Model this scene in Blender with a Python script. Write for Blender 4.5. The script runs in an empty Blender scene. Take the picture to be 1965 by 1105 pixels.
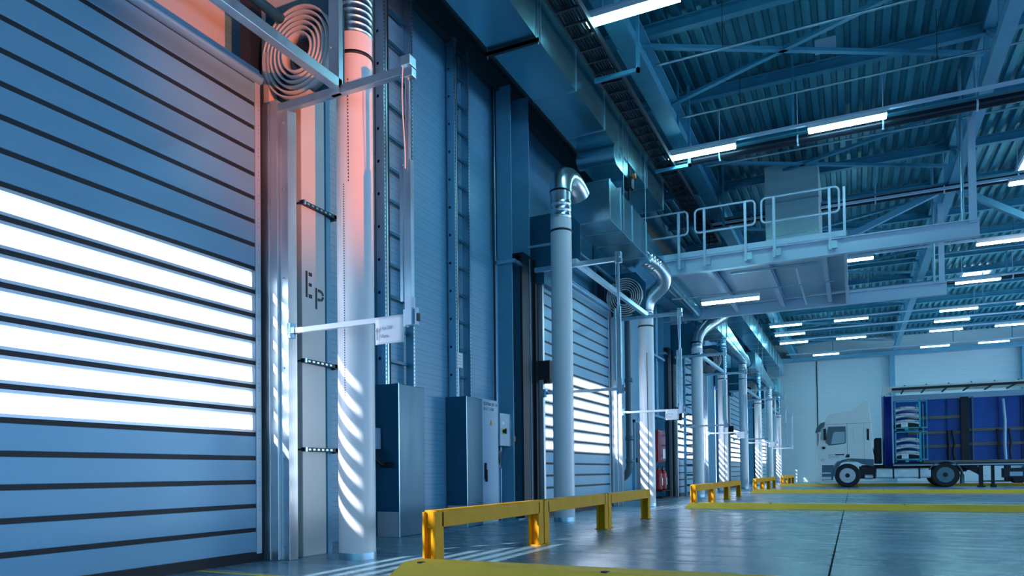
import bpy, math, random
from mathutils import Vector, Matrix
random.seed(7)
S = bpy.context.scene
COL = S.collection
BAY = 10.08                      # spacing of the dock bays along the wall (Y)
ORD = ['nearest', 'second', 'third', 'fourth', 'fifth']

# ------------------------------------------------------------------ materials
def mat(name, col, rough=.5, metal=0., nscale=0., namt=0., stretch=(1,1,1), bump=0., emit=None, estr=0., rvar=0.):
    m = bpy.data.materials.new(name); m.use_nodes = True
    nt = m.node_tree; b = nt.nodes['Principled BSDF']
    b.inputs['Base Color'].default_value = (*col, 1)
    b.inputs['Roughness'].default_value = rough
    b.inputs['Metallic'].default_value = metal
    if emit:
        b.inputs['Emission Color'].default_value = (*emit, 1); b.inputs['Emission Strength'].default_value = estr
    if nscale:
        tc = nt.nodes.new('ShaderNodeTexCoord'); mp = nt.nodes.new('ShaderNodeMapping')
        mp.inputs['Scale'].default_value = stretch
        nz = nt.nodes.new('ShaderNodeTexNoise'); nz.inputs['Scale'].default_value = nscale
        nz.inputs['Detail'].default_value = 5
        nt.links.new(tc.outputs['Object'], mp.inputs['Vector']); nt.links.new(mp.outputs['Vector'], nz.inputs['Vector'])
        if namt:
            cr = nt.nodes.new('ShaderNodeMapRange'); cr.inputs['From Min'].default_value = .3; cr.inputs['From Max'].default_value = .7
            cr.inputs['To Min'].default_value = 1-namt; cr.inputs['To Max'].default_value = 1+namt
            mx = nt.nodes.new('ShaderNodeMix'); mx.data_type = 'RGBA'; mx.blend_type = 'MULTIPLY'; mx.inputs[0].default_value = 1
            mx.inputs[6].default_value = (*col, 1)
            nt.links.new(nz.outputs['Fac'], cr.inputs['Value']); nt.links.new(cr.outputs['Result'], mx.inputs[7])
            nt.links.new(mx.outputs[2], b.inputs['Base Color'])
        if rvar:
            rr = nt.nodes.new('ShaderNodeMapRange'); rr.inputs['From Min'].default_value = .3; rr.inputs['From Max'].default_value = .7
            rr.inputs['To Min'].default_value = max(.02, rough-rvar); rr.inputs['To Max'].default_value = rough+rvar
            nt.links.new(nz.outputs['Fac'], rr.inputs['Value']); nt.links.new(rr.outputs['Result'], b.inputs['Roughness'])
        if bump:
            bp = nt.nodes.new('ShaderNodeBump'); bp.inputs['Strength'].default_value = bump; bp.inputs['Distance'].default_value = .01
            nt.links.new(nz.outputs['Fac'], bp.inputs['Height']); nt.links.new(bp.outputs['Normal'], b.inputs['Normal'])
    return m

M = {}  # bluish base colours carry part of the hall's blue light
M['door'] = mat('door slat paint', (.20,.40,.55), .38, .15, 3, .05, (1,.3,1))
M['alu'] = mat('door aluminium', (.62,.65,.7), .35, .5)
M['rubber'] = mat('black rubber', (.012,.014,.02), .6)
M['dark'] = mat('dark steel', (.02,.03,.045), .5, .3)
M['galv'] = mat('galvanised steel', (.40,.60,.70), .34, .92, 9, .06, (1,1,.3), rvar=.05)
M['post'] = mat('zinc guide steel', (.62,.66,.70), .36, .92, 6, .08, (1,1,.25), rvar=.1)
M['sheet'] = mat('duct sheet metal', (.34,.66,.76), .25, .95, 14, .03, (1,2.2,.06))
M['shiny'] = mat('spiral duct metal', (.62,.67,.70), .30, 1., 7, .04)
M['cover'] = mat('blue grey cover metal', (.015,.12,.20), .38, .25, 4, .08, (1,1,.3), rvar=.06)
M['white'] = mat('white duct paint', (.78,.78,.80), .38, .0, 2, .02)
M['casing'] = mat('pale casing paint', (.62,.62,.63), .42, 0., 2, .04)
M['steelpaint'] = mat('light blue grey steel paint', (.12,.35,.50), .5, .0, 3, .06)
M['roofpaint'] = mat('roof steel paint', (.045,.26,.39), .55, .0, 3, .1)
M['platedeck'] = mat('platform plate', (.44,.58,.70), .38, .5, 1.2, .12, (1,1,1), rvar=.1)
M['rail'] = mat('pale railing paint', (.46,.60,.74), .45, .1)
M['yellow'] = mat('yellow guard paint', (.68,.30,.0), .55, 0., 6, .08)
M['curb'] = mat('worn yellow kerb paint', (1.0,.62,.07), .6, 0., 2.2, .12, (.5,3,1))
M['unit'] = mat('unit sheet metal', (.45,.64,.68), .38, .3, 3, .1, (.2,.2,1.5), rvar=.06)
M['lintel'] = mat('pale panel for warm light', (.55,.56,.57), .5, 0, 2, .03)
M['lamp'] = mat('lamp housing', (.75,.77,.8), .4)
M['tube'] = mat('lit lamp diffuser', (1,1,1), .4, emit=(.36,.88,1.), estr=52)
M['skyl'] = mat('lit skylight glazing', (1,1,1), .4, emit=(.9,.97,1.), estr=5)
M['bpipe'] = mat('black pipe', (.010,.014,.03), .35, .2)
M['paper'] = mat('white paper', (.82,.82,.85), .6)
M['greyink'] = mat('grey ink', (.35,.35,.45), .7)
M['ink'] = mat('black ink', (.012,.012,.018), .6)
M['cabinet'] = mat('light grey cabinet paint', (.34,.50,.64), .42)
M['red'] = mat('red enamel', (.45,.012,.02), .3)
M['redglass'] = mat('dark red cover', (.22,.02,.05), .15)
M['orange'] = mat('orange paint', (.85,.2,.03), .4)
M['blue'] = mat('blue tarpaulin', (.004,.075,.40), .38, 0., 3, .14, (1,1,.4), bump=.3)
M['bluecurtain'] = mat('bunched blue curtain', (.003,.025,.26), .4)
M['cab'] = mat('white cab paint', (.86,.87,.84), .28)
M['cabdark'] = mat('grey lower cab paint', (.07,.14,.2), .4)
M['glass'] = mat('dark cab glass', (.03,.06,.08), .06, 0.)
M['paleglass'] = mat('cab glass reflection tone', (.30,.42,.48), .08)
M['tyre'] = mat('tyre rubber', (.012,.013,.018), .7, 0., 30, .3)
M['rim'] = mat('wheel rim paint', (.55,.6,.64), .4, .3)
M['rimdark'] = mat('dark rear rim', (.10,.20,.26), .5, .3)  # darker rim tone for the drive wheels
M['tank'] = mat('aluminium fuel tank', (.62,.68,.72), .35, .6, 4, .15)
M['chassis'] = mat('chassis black', (.012,.016,.025), .55, .2)
M['wood'] = mat('grey timber slat', (.16,.16,.14), .7, 0., 8, .25, (.4,3,3))
M['rack'] = mat('turquoise rack paint', (.05,.42,.48), .45)
M['hood'] = mat('white car panel paint', (.78,.84,.88), .22)
M['trailerroof'] = mat('translucent trailer roof', (.62,.64,.62), .6)
_nt=M['trailerroof'].node_tree; _b=_nt.nodes['Principled BSDF']; _t=_nt.nodes.new('ShaderNodeBsdfTranslucent'); _t.inputs['Color'].default_value=(.8,.82,.8,1)
_m=_nt.nodes.new('ShaderNodeMixShader'); _m.inputs['Fac'].default_value=.5
_nt.links.new(_b.outputs[0],_m.inputs[1]); _nt.links.new(_t.outputs[0],_m.inputs[2]); _nt.links.new(_m.outputs[0],_nt.nodes['Material Output'].inputs['Surface'])
M['trailerrail'] = mat('trailer roof rail', (.30,.46,.6), .4, .3)
M['white_trim'] = mat('pale roof edge', (.6,.63,.62), .5)
M['line'] = mat('floor marking yellow', (.66,.55,.06), .6)
M['linepale'] = mat('worn floor marking', (.50,.52,.48), .5)
M['green'] = mat('green sign', (.02,.35,.12), .5)
M['joint'] = mat('dark floor joint', (.02,.03,.04), .7)
for _k in ('curb','yellow'): M[_k].node_tree.nodes['Principled BSDF'].inputs['Specular IOR Level'].default_value=.2
M['joint'].node_tree.nodes['Principled BSDF'].inputs['Specular IOR Level'].default_value=0
M['pipegrey'] = mat('drain pipe grey', (.10,.14,.16), .35, .1)
M['wallbeam'] = mat('dark wall beam', (.035,.06,.07), .5)

def clear_glass(name):
    m = bpy.data.materials.new(name); m.use_nodes = True; nt = m.node_tree
    for n in list(nt.nodes): nt.nodes.remove(n)
    o = nt.nodes.new('ShaderNodeOutputMaterial'); mx = nt.nodes.new('ShaderNodeMixShader')
    t = nt.nodes.new('ShaderNodeBsdfTransparent'); t.inputs['Color'].default_value = (.93,.96,1,1)
    g = nt.nodes.new('ShaderNodeBsdfGlossy'); g.inputs['Roughness'].default_value = .08; g.inputs['Color'].default_value = (.9,.95,1,1)
    mx.inputs['Fac'].default_value = .05
    tl = nt.nodes.new('ShaderNodeBsdfTranslucent'); tl.inputs['Color'].default_value = (.95,.97,1,1)
    m2 = nt.nodes.new('ShaderNodeMixShader'); m2.inputs['Fac'].default_value = .45
    nt.links.new(t.outputs[0], m2.inputs[1]); nt.links.new(tl.outputs[0], m2.inputs[2])
    nt.links.new(m2.outputs[0], mx.inputs[1]); nt.links.new(g.outputs[0], mx.inputs[2]); nt.links.new(mx.outputs[0], o.inputs['Surface'])
    return m
M['pane'] = clear_glass('clear door pane')

def floor_mat():
    m = bpy.data.materials.new('polished concrete'); m.use_nodes = True; nt = m.node_tree; b = nt.nodes['Principled BSDF']
    tc = nt.nodes.new('ShaderNodeTexCoord')
    def noise(scale, st, det=6):
        mp = nt.nodes.new('ShaderNodeMapping'); mp.inputs['Scale'].default_value = st
        nz = nt.nodes.new('ShaderNodeTexNoise'); nz.inputs['Scale'].default_value = scale; nz.inputs['Detail'].default_value = det
        nz.inputs['Roughness'].default_value = .65
        nt.links.new(tc.outputs['Object'], mp.inputs['Vector']); nt.links.new(mp.outputs['Vector'], nz.inputs['Vector']); return nz
    n1 = noise(.7, (.45,1.6,1)); n2 = noise(5, (.5,2.2,1)); n3 = noise(1.1, (.3,2.4,1))
    ad = nt.nodes.new('ShaderNodeMath'); ad.operation = 'ADD'
    nt.links.new(n1.outputs['Fac'], ad.inputs[0]); nt.links.new(n2.outputs['Fac'], ad.inputs[1])
    r = nt.nodes.new('ShaderNodeValToRGB')
    r.color_ramp.elements[0].position = .36; r.color_ramp.elements[0].color = (.11,.23,.31,1)
    r.color_ramp.elements[1].position = .66; r.color_ramp.elements[1].color = (.26,.40,.50,1)
    hf = nt.nodes.new('ShaderNodeMath'); hf.operation = 'MULTIPLY'; hf.inputs[1].default_value = .5
    nt.links.new(ad.outputs[0], hf.inputs[0]); nt.links.new(hf.outputs[0], r.inputs['Fac'])
    nt.links.new(r.outputs['Color'], b.inputs['Base Color'])
    rr = nt.nodes.new('ShaderNodeMapRange'); rr.inputs['From Min'].default_value = .3; rr.inputs['From Max'].default_value = .7
    rr.inputs['To Min'].default_value = .2; rr.inputs['To Max'].default_value = .34
    nt.links.new(n3.outputs['Fac'], rr.inputs['Value']); nt.links.new(rr.outputs['Result'], b.inputs['Roughness'])
    bp = nt.nodes.new('ShaderNodeBump'); bp.inputs['Strength'].default_value = .02; bp.inputs['Distance'].default_value = .01
    nt.links.new(n2.outputs['Fac'], bp.inputs['Height']); nt.links.new(bp.outputs['Normal'], b.inputs['Normal'])
    return m
M['floor'] = floor_mat()

def clad_mat(name, col, pitch=.2, sub=True):
    m = bpy.data.materials.new(name); m.use_nodes = True; nt = m.node_tree; b = nt.nodes['Principled BSDF']
    b.inputs['Roughness'].default_value = .42
    tc = nt.nodes.new('ShaderNodeTexCoord'); sx = nt.nodes.new('ShaderNodeSeparateXYZ')
    nt.links.new(tc.outputs['Object'], sx.inputs[0])
    def groove(p, off, w):
        a = nt.nodes.new('ShaderNodeMath'); a.operation = 'ADD'; a.inputs[1].default_value = off
        d = nt.nodes.new('ShaderNodeMath'); d.operation = 'DIVIDE'; d.inputs[1].default_value = p
        f = nt.nodes.new('ShaderNodeMath'); f.operation = 'FRACT'
        l = nt.nodes.new('ShaderNodeMath'); l.operation = 'LESS_THAN'; l.inputs[1].default_value = w/p
        nt.links.new(sx.outputs['Z'], a.inputs[0]); nt.links.new(a.outputs[0], d.inputs[0]); nt.links.new(d.outputs[0], f.inputs[0]); nt.links.new(f.outputs[0], l.inputs[0])
        return l
    g1 = groove(pitch, 0, .008); g2 = groove(pitch, pitch*.36, .006)
    mx = nt.nodes.new('ShaderNodeMath'); mx.operation = 'MAXIMUM'
    nt.links.new(g1.outputs[0], mx.inputs[0]); nt.links.new(g2.outputs[0], mx.inputs[1])
    c = nt.nodes.new('ShaderNodeMix'); c.data_type = 'RGBA'; c.inputs[6].default_value = (*col,1); c.inputs[7].default_value = (col[0]*.68,col[1]*.68,col[2]*.72,1)
    nt.links.new(mx.outputs[0], c.inputs[0]); nt.links.new(c.outputs[2], b.inputs['Base Color'])
    bp = nt.nodes.new('ShaderNodeBump'); bp.invert = True; bp.inputs['Strength'].default_value = .25; bp.inputs['Distance'].default_value = .006
    nt.links.new(mx.outputs[0], bp.inputs['Height']); nt.links.new(bp.outputs['Normal'], b.inputs['Normal'])
    return m
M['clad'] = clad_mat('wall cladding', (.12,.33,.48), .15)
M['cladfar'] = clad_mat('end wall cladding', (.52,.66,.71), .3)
M['deck'] = mat('roof deck steel', (.035,.24,.33), .42, .35, 1.5, .18, (6,.35,1))

# ------------------------------------------------------------------ mesh builder
class MB:
    def __init__(s): s.v=[]; s.f=[]; s.sm=[]
    def add(s, vs, fs, smooth=False):
        o=len(s.v); s.v += [tuple(v) for v in vs]
        for f in fs: s.f.append([o+i for i in f]); s.sm.append(smooth)
        return s
    def box(s, x0,x1,y0,y1,z0,z1):
        return s.add([(x0,y0,z0),(x1,y0,z0),(x1,y1,z0),(x0,y1,z0),(x0,y0,z1),(x1,y0,z1),(x1,y1,z1),(x0,y1,z1)],
              [(0,3,2,1),(4,5,6,7),(0,1,5,4),(1,2,6,5),(2,3,7,6),(3,0,4,7)])
    def bar(s, p, q, w, h, up=(0,0,1)):
        p=Vector(p); q=Vector(q); d=(q-p).normalized(); up=Vector(up)
        if abs(d.dot(up))>.98: up=Vector((1,0,0))
        r=d.cross(up).normalized(); u=r.cross(d).normalized()
        vs=[]
        for c in (p,q):
            for a,b in ((-1,-1),(1,-1),(1,1),(-1,1)): vs.append(c+r*(a*w/2)+u*(b*h/2))
        return s.add(vs,[(0,1,2,3),(7,6,5,4),(0,4,5,1),(1,5,6,2),(2,6,7,3),(3,7,4,0)])
    def prism(s, poly, axis, a, b):
        n=len(poly)
        def P(u,v,t): return {'x':(t,u,v),'y':(u,t,v),'z':(u,v,t)}[axis]
        vs=[P(u,v,a) for u,v in poly]+[P(u,v,b) for u,v in poly]
        fs=[list(range(n))[::-1], [n+i for i in range(n)]]+[(i,(i+1)%n,n+(i+1)%n,n+i) for i in range(n)]
        return s.add(vs,fs)
    def tube(s, path, r, n=12, caps=True, smooth=True):
        pts=[Vector(p) for p in path]; rs = r if isinstance(r,(list,tuple)) else [r]*len(pts)
        rings=[]; prev=None
        for i,p in enumerate(pts):
            if i==0: d=pts[1]-p
            elif i==len(pts)-1: d=p-pts[i-1]
            else: d=(pts[i+1]-p).normalized()+(p-pts[i-1]).normalized()
            if d.length<1e-9: d=Vector((0,0,1))
            d.normalize()
            if prev is None:
                a=Vector((0,0,1)) if abs(d.z)<.9 else Vector((1,0,0)); u=d.cross(a).normalized()
            else:
                u=(prev-d*prev.dot(d))
                u = u.normalized() if u.length>1e-6 else d.orthogonal().normalized()
            prev=u; w=d.cross(u)
            rings.append([p+(u*math.cos(2*math.pi*k/n)+w*math.sin(2*math.pi*k/n))*rs[i] for k in range(n)])
        o=len(s.v)
        for R in rings: s.v += [tuple(x) for x in R]
        for i in range(len(rings)-1):
            for k in range(n):
                s.f.append([o+i*n+k,o+i*n+(k+1)%n,o+(i+1)*n+(k+1)%n,o+(i+1)*n+k]); s.sm.append(smooth)
        if caps:
            s.add(rings[0],[list(range(n))[::-1]]); s.add(rings[-1],[list(range(n))])
        return s
    def cyl(s,p,q,r,n=16): return s.tube([p,q],r,n)
    def ring(s, c, axis, r0, r1, a, b, n=24):
        # annulus (r0..r1) extruded along axis from a to b
        def P(r,k,t):
            x,y=r*math.cos(2*math.pi*k/n), r*math.sin(2*math.pi*k/n)
            return {'x':(c[0]+t,c[1]+x,c[2]+y),'y':(c[0]+x,c[1]+t,c[2]+y),'z':(c[0]+x,c[1]+y,c[2]+t)}[axis]
        vs=[P(r,k,t) for (r,t) in ((r1,a),(r1,b),(r0,b),(r0,a)) for k in range(n)]
        fs=[]; 
        for j in range(4):
            for k in range(n): fs.append((j*n+k,j*n+(k+1)%n,((j+1)%4)*n+(k+1)%n,((j+1)%4)*n+k))
        return s.add(vs,fs,True)
    def lathe(s, c, axis, prof, n=24):
        # prof: list of (r,t) along axis
        def P(r,k,t):
            x,y=r*math.cos(2*math.pi*k/n), r*math.sin(2*math.pi*k/n)
            return {'x':(c[0]+t,c[1]+x,c[2]+y),'y':(c[0]+x,c[1]+t,c[2]+y),'z':(c[0]+x,c[1]+y,c[2]+t)}[axis]
        for j in range(len(prof)-1):
            a,b=prof[j],prof[j+1]
            vs=[P(a[0],k,a[1]) for k in range(n)]+[P(b[0],k,b[1]) for k in range(n)]
            s.add(vs,[(k,(k+1)%n,n+(k+1)%n,n+k) for k in range(n)],True)
        for (r,t) in (prof[0],prof[-1]):
            if r>1e-5: s.add([P(r,k,t) for k in range(n)],[list(range(n))])
        return s
    def build(s, name, m, parent=None, bevel=0.):
        org = Vector((0,0,0)); o=parent
        while o is not None: org = org+o.location; o=o.parent
        me=bpy.data.meshes.new(name)
        me.from_pydata([tuple(Vector(v)-org) for v in s.v],[],s.f)
        me.polygons.foreach_set('use_smooth', s.sm)
        me.validate(); me.update()
        import bmesh
        bm=bmesh.new(); bm.from_mesh(me); bmesh.ops.recalc_face_normals(bm, faces=bm.faces); bm.to_mesh(me); bm.free()
        ms = m if isinstance(m,str) else m
        me.materials.append(M[ms])
        ob=bpy.data.objects.new(name, me); COL.objects.link(ob)
        if parent is not None: ob.parent=parent
        if bevel:
            bv=ob.modifiers.new('bevel','BEVEL'); bv.width=bevel; bv.segments=2; bv.limit_method='ANGLE'; bv.angle_limit=.7
        return ob

def tag(o,label,cat=None,group=None,kind=None):
    o['label']=label
    if cat: o['category']=cat
    if group: o['group']=group
    if kind: o['kind']=kind
    return o
def thing(name,label,cat,loc=(0,0,0),group=None,kind=None):
    o=bpy.data.objects.new(name,None); COL.objects.link(o); o.location=loc; o.empty_display_size=.2
    return tag(o,label,cat,group,kind)
def dup(root, dloc, label=None):
    def cp(o,par):
        c=o.copy(); COL.objects.link(c)
        if par is not None: c.parent=par
        for ch in list(o.children): cp(ch,c)
        return c
    r=cp(root,None); r.location=Vector(root.location)+Vector(dloc)
    if label: r['label']=label
    return r
def struct(name,mb,m,label,cat):
    return tag(mb.build(name,m),label,cat,kind='structure')
def B(*a): return MB().box(*a)

# ------------------------------------------------------------------ room shell
HX=24.0; YB=-9.0; YF=47.4; HZ=8.5
struct('floor', B(-.3,HX+.2,YB-.2,YF+.3,-.3,0), 'floor', 'grey polished concrete hall floor with faint stains and reflections', 'floor')
wl=MB()
dz=4.30
prev=YB
for b in range(5):
    y0=.45+BAY*b; y1=4.77+BAY*b
    wl.box(-.15,0,prev,y0,0,8.6); wl.box(-.15,0,y0,y1,dz,8.6); prev=y1
wl.box(-.15,0,prev,YF,0,8.6)
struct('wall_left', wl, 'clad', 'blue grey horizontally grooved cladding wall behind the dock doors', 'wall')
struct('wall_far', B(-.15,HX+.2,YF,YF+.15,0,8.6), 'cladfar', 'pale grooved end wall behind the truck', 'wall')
wr=MB()
wr.box(HX,HX+.15,YB,YF,5.2,8.6); wr.box(HX,HX+.15,YB,YF,0,.9)
for k in range(8): wr.box(HX,HX+.15,YB+7.8*k-.6,YB+7.8*k+.6,.9,5.2)
struct('wall_right', wr, 'clad', 'grooved wall with a row of windows on the hall side', 'wall')
struct('wall_back', B(-.15,HX+.2,YB-.15,YB,0,8.6), 'clad', 'grooved wall behind the camera position', 'wall')
# corrugated roof deck, ribs along Y
dk=MB(); prof=[]; x=-.2
while x<HX+.2:
    prof += [(x,HZ),(x+.11,HZ),(x+.14,HZ+.075),(x+.22,HZ+.075)]; x+=.25
vs=[(px,YB,pz) for px,pz in prof]+[(px,YF,pz) for px,pz in prof]; n=len(prof)
dk.add(vs,[(i,i+1,n+i+1,n+i) for i in range(n-1)])
vs=[(-.3,YB,HZ+.2),(HX+.3,YB,HZ+.2),(HX+.3,YF,HZ+.2),(-.3,YF,HZ+.2)]
dk.add(vs,[(0,1,2,3)])
struct('ceiling', dk, 'deck', 'blue grey ribbed steel roof deck', 'ceiling')
# skylights
for k,(x0,x1,y0,y1,lb) in enumerate(((9.18,10.2,32.6,34.4,'bright framed skylight in the roof deck above the truck'),(9.1,10.1,20.9,23.3,'bright skylight at the right edge above the platform end'))):
    w=thing('window_%d'%(k+1), lb, 'skylight',((x0+x1)/2,(y0+y1)/2,HZ-.06),kind='structure')
    B(x0+.05,x1-.05,y0+.05,y1-.05,HZ-.10,HZ-.08).build('pane','skyl',w)
    f=MB(); f.box(x0,x0+.06,y0,y1,HZ-.12,HZ); f.box(x1-.06,x1,y0,y1,HZ-.12,HZ); f.box(x0,x1,y0,y0+.06,HZ-.12,HZ); f.box(x0,x1,y1-.06,y1,HZ-.12,HZ)
    f.build('window_frame','rail',w)
# floor lines
j=MB(); j.box(5.02,5.034,YB,YF,0,.0015)
for k in range(5): j.box(14,14.012,YB,YF,0,.0015)
struct('trim_1', B(5.022,5.036,YB,YF,0,.002),'joint','thin dark expansion joint running down the hall floor','floor joint')
struct('trim_2', B(.5,1.5,4.02,4.08,0,.002),'line','short yellow floor line in front of the nearest door','floor line')
ml=MB(); ml.bar((3.77,9.95,.001),(3.79,11.6,.001),.07,.002)
struct('trim_3', ml,'linepale','worn pale floor dash in the middle of the nearest lane','floor line')
# wall beam under the duct and eaves beam
wb=MB(); wb.box(0,.12,YB,YF,6.95,7.75); wb.box(.0,.16,YB,YF,7.28,7.31)
struct('trim_4', wb,'wallbeam','dark horizontal beam along the top of the door wall','beam')

# ------------------------------------------------------------------ dock doors
SP=.2085; Z0=.068
def make_door():
    d=thing('door_1','','door',(.45,2.9,0),kind='structure')
    ya,yb=1.06,4.74; X=.48
    up=MB(); lo=MB(); seam=MB(); fr=MB()
    for n in range(20):
        za=Z0+SP*n+.018; zb=Z0+SP*(n+1)-.018
        if 5<=n<12:
            fr.box(X-.05,X,ya,yb-.06,za,za+.022); fr.box(X-.05,X,ya,yb-.06,zb-.022,zb)
            fr.box(X-.05,X,yb-.10,yb-.06,za,zb); fr.box(X-.05,X,ya,ya+.04,za,zb)
            B(X-.03,X-.022,ya+.04,yb-.10,za+.022,zb-.022).build('window_pane','pane',d)
        else:
            (lo if n<5 else up).box(X-.05,X,ya,yb-.06,za,zb)
    for n in range(21):
        z=Z0+SP*n
        if n==0: continue
        seam.box(X-.046,X-.006,ya,yb-.06,z-.019,z+.019)
    up.build('upper_panel','door',d,.004); lo.build('lower_panel','door',d,.004); seam.build('rubber_seam','rubber',d); fr.build('window_frame','alu',d)
    B(X-.06,X+.004,ya,yb-.02,.0,Z0+.014).build('bottom_seal','rubber',d)
    for yy in (yb-.06,ya-.06):
        h=MB(); h.box(X-.05,X+.006,yy,yy+.06,Z0,Z0+SP*20)
        hs=h.build('hinge_strip','alu',d)
        rv=MB()
        for n in range(1,20):
            for dzz in (-.035,0,.035): rv.lathe((X+.006,yy+.035,Z0+SP*n+dzz),'x',[(.007,0),(.005,.004),(0,.006)],6)
        rv.build('rivet','galv',hs)['kind']='stuff'
    lp=MB(); lp.tube([(X+.0,ya,4.275),(X+.0,yb,4.275)],.05,14); lp.box(X-.1,X,ya,yb,4.25,4.36)
    lp.build('top_roller','door',d)
    # guide posts both sides
    for sgn,yy in ((1,4.745),(-1,1.055)):
        g=MB()
        def bx(x0,x1,a,b,z0,z1): g.box(x0,x1,min(yy+sgn*a,yy+sgn*b),max(yy+sgn*a,yy+sgn*b),z0,z1)
        bx(.40,.535,.045,.12,0,4.08)
        if sgn>0: bx(.535,.62,.055,.2,0,4.1); bx(.62,.715,.09,.2,0,4.02)
        gp=g.build('guide_post','post',d,.004)
        if sgn>0:
            bl=MB()
            for z in (.12,.9,1.7,2.5,3.3,3.9): bl.lathe((.66,yy+sgn*.09,z),'y',[(.011,-.008*sgn),(.011,.0)],8)
            bl.build('bolt','galv',gp)['kind']='stuff'
        B(.425,.462,min(yy-sgn*.03,yy+sgn*.05),max(yy-sgn*.03,yy+sgn*.05),0,4.25).build('gap_light_stop','rubber',d)  # added strip: stops sun leaking through the dark edge gap
        jb=MB()
        if sgn>0: jb.box(-.15,.44,yy+.02,yy+.05,0,4.3)
        else: jb.box(.37,.41,.40,1.04,0,4.3)  # near side: added filler plate that keeps sky light out
        jb.build('jamb_light_stop','dark',d)
    B(-.15,.42,.42,4.78,4.29,4.33).build('head_plate','dark',d)
    # roll-up spiral at the right end and at the left end
    for yy,sg in ((4.86,1),(1.0,-1)):
        cx,cz=.80,4.53
        pl=MB(); y0,y1=(yy+.10,yy+.115) if sg>0 else (yy-.115,yy-.10)
        pl.prism([(.34,4.10),(1.24,4.10),(1.24,4.8),(1.02,5.06),(.34,5.06)],'y',y0,y1)
        pp=pl.build('spiral_bracket','cover',d)
        sp=MB(); turns=6; N=turns*40; pts=[]
        for i in range(N+1):
            t=i/N; a=2*math.pi*turns*t-1.2; r=.135+.275*t
            pts.append((math.cos(a)*r*1.0,math.sin(a)*r))
        ys=(yy+.0,yy+.10) if sg>0 else (yy-.10,yy)
        vs=[]; fs=[]
        for i,(a,b) in enumerate(pts):
            L=math.hypot(a,b); nx,nz=a/L,b/L
            for (dr,yv) in ((0,ys[0]),(.016,ys[0]),(.016,ys[1]),(0,ys[1])): vs.append((cx+a+nx*dr,yv,cz+b+nz*dr))
            if i:
                o=4*(i-1)
                for k in range(4): fs.append((o+k,o+(k+1)%4,o+4+(k+1)%4,o+4+k))
        sp.add(vs,fs,True); sp.build('spiral_track','casing',pp)
        MB().lathe((cx,(y0 if sg>0 else y1),cz),'y',[(.125,-.012*sg),(.125,-.004*sg)],28).build('shaft_opening','rubber',pp)
        tr=MB(); tr.box(.41,.475,min(yy,yy+sg*.1),max(yy,yy+sg*.1),4.05,4.6); tr.build('track_end','casing',pp)
    sh=MB(); sh.tube([(.62,1.0,4.86),(.62,4.86,4.86)],.045,16); sh.build('drive_shaft','cover',d)
    hb=MB(); hb.box(.2,.32,4.79,4.93,4.33,5.2); hb.build('shaft_bearing_block','dark',d)
    return d
d0=make_door()
DL=['nearest large slatted dock door, at the left edge, lit white through seven panes',
    'second dock door, between the two slim white duct pipes past the switch cabinet',
    'third dock door, a narrow strip behind the paper sign under the platform',
    'fourth dock door from the camera, a thin lit strip between white air ducts',
    'fifth dock door, the thinnest bright strip before the end wall']
doors=[d0]; d0['label']=DL[0]
for b in range(1,5):
    c=dup(d0,(0,BAY*b,0),DL[b]); c.name='door_%d'%(b+1); doors.append(c)

for b in range(1):
    struct('trim_%d'%(10+b),B(.0,.025,.6+BAY*b,4.77+BAY*b,4.34,6.9),'lintel','flat pale panel added for the warm light above the %s dock door'%ORD[b],'lintel panel')  # extra pale panel over the cladding so the warm light reads orange
# ------------------------------------------------------------------ support frame above doors, arms, ducts
def place(root, labels, bays, base=0):
    out=[]
    for k,b in enumerate(bays):
        o = root if k==0 else dup(root,(0,BAY*(b-bays[0]),0))
        o['label']=labels[k]; out.append(o)
    return out
WHERE=['at the nearest door','at the second door from the camera','at the third door from the camera','at the fourth door from the camera','at the fifth door from the camera']

f=thing('support_frame','','frame',(1.27,2.7,4.08),'galvanised frames over the dock doors')
MB().box(1.235,1.315,.5,4.85,4.04,4.125).build('long_beam','galv',f,.004)
def frame_hanger(f,yy):
    MB().box(1.21,1.315,yy-.03,yy+.03,4.0,7.4).build('hanger','galv',f,.004)
    bl=MB()
    for z in (4.07,4.4,4.9): bl.lathe((1.232,yy-.03,z),'y',[(.008,-.006),(.008,0)],8)
    bl.build('bolt','rail',f)['kind']='stuff'
place(f,['galvanised square frame beam over the '+ORD[b]+' dock door' for b in range(5)],range(5))
frame_hanger(f,4.83)

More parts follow.
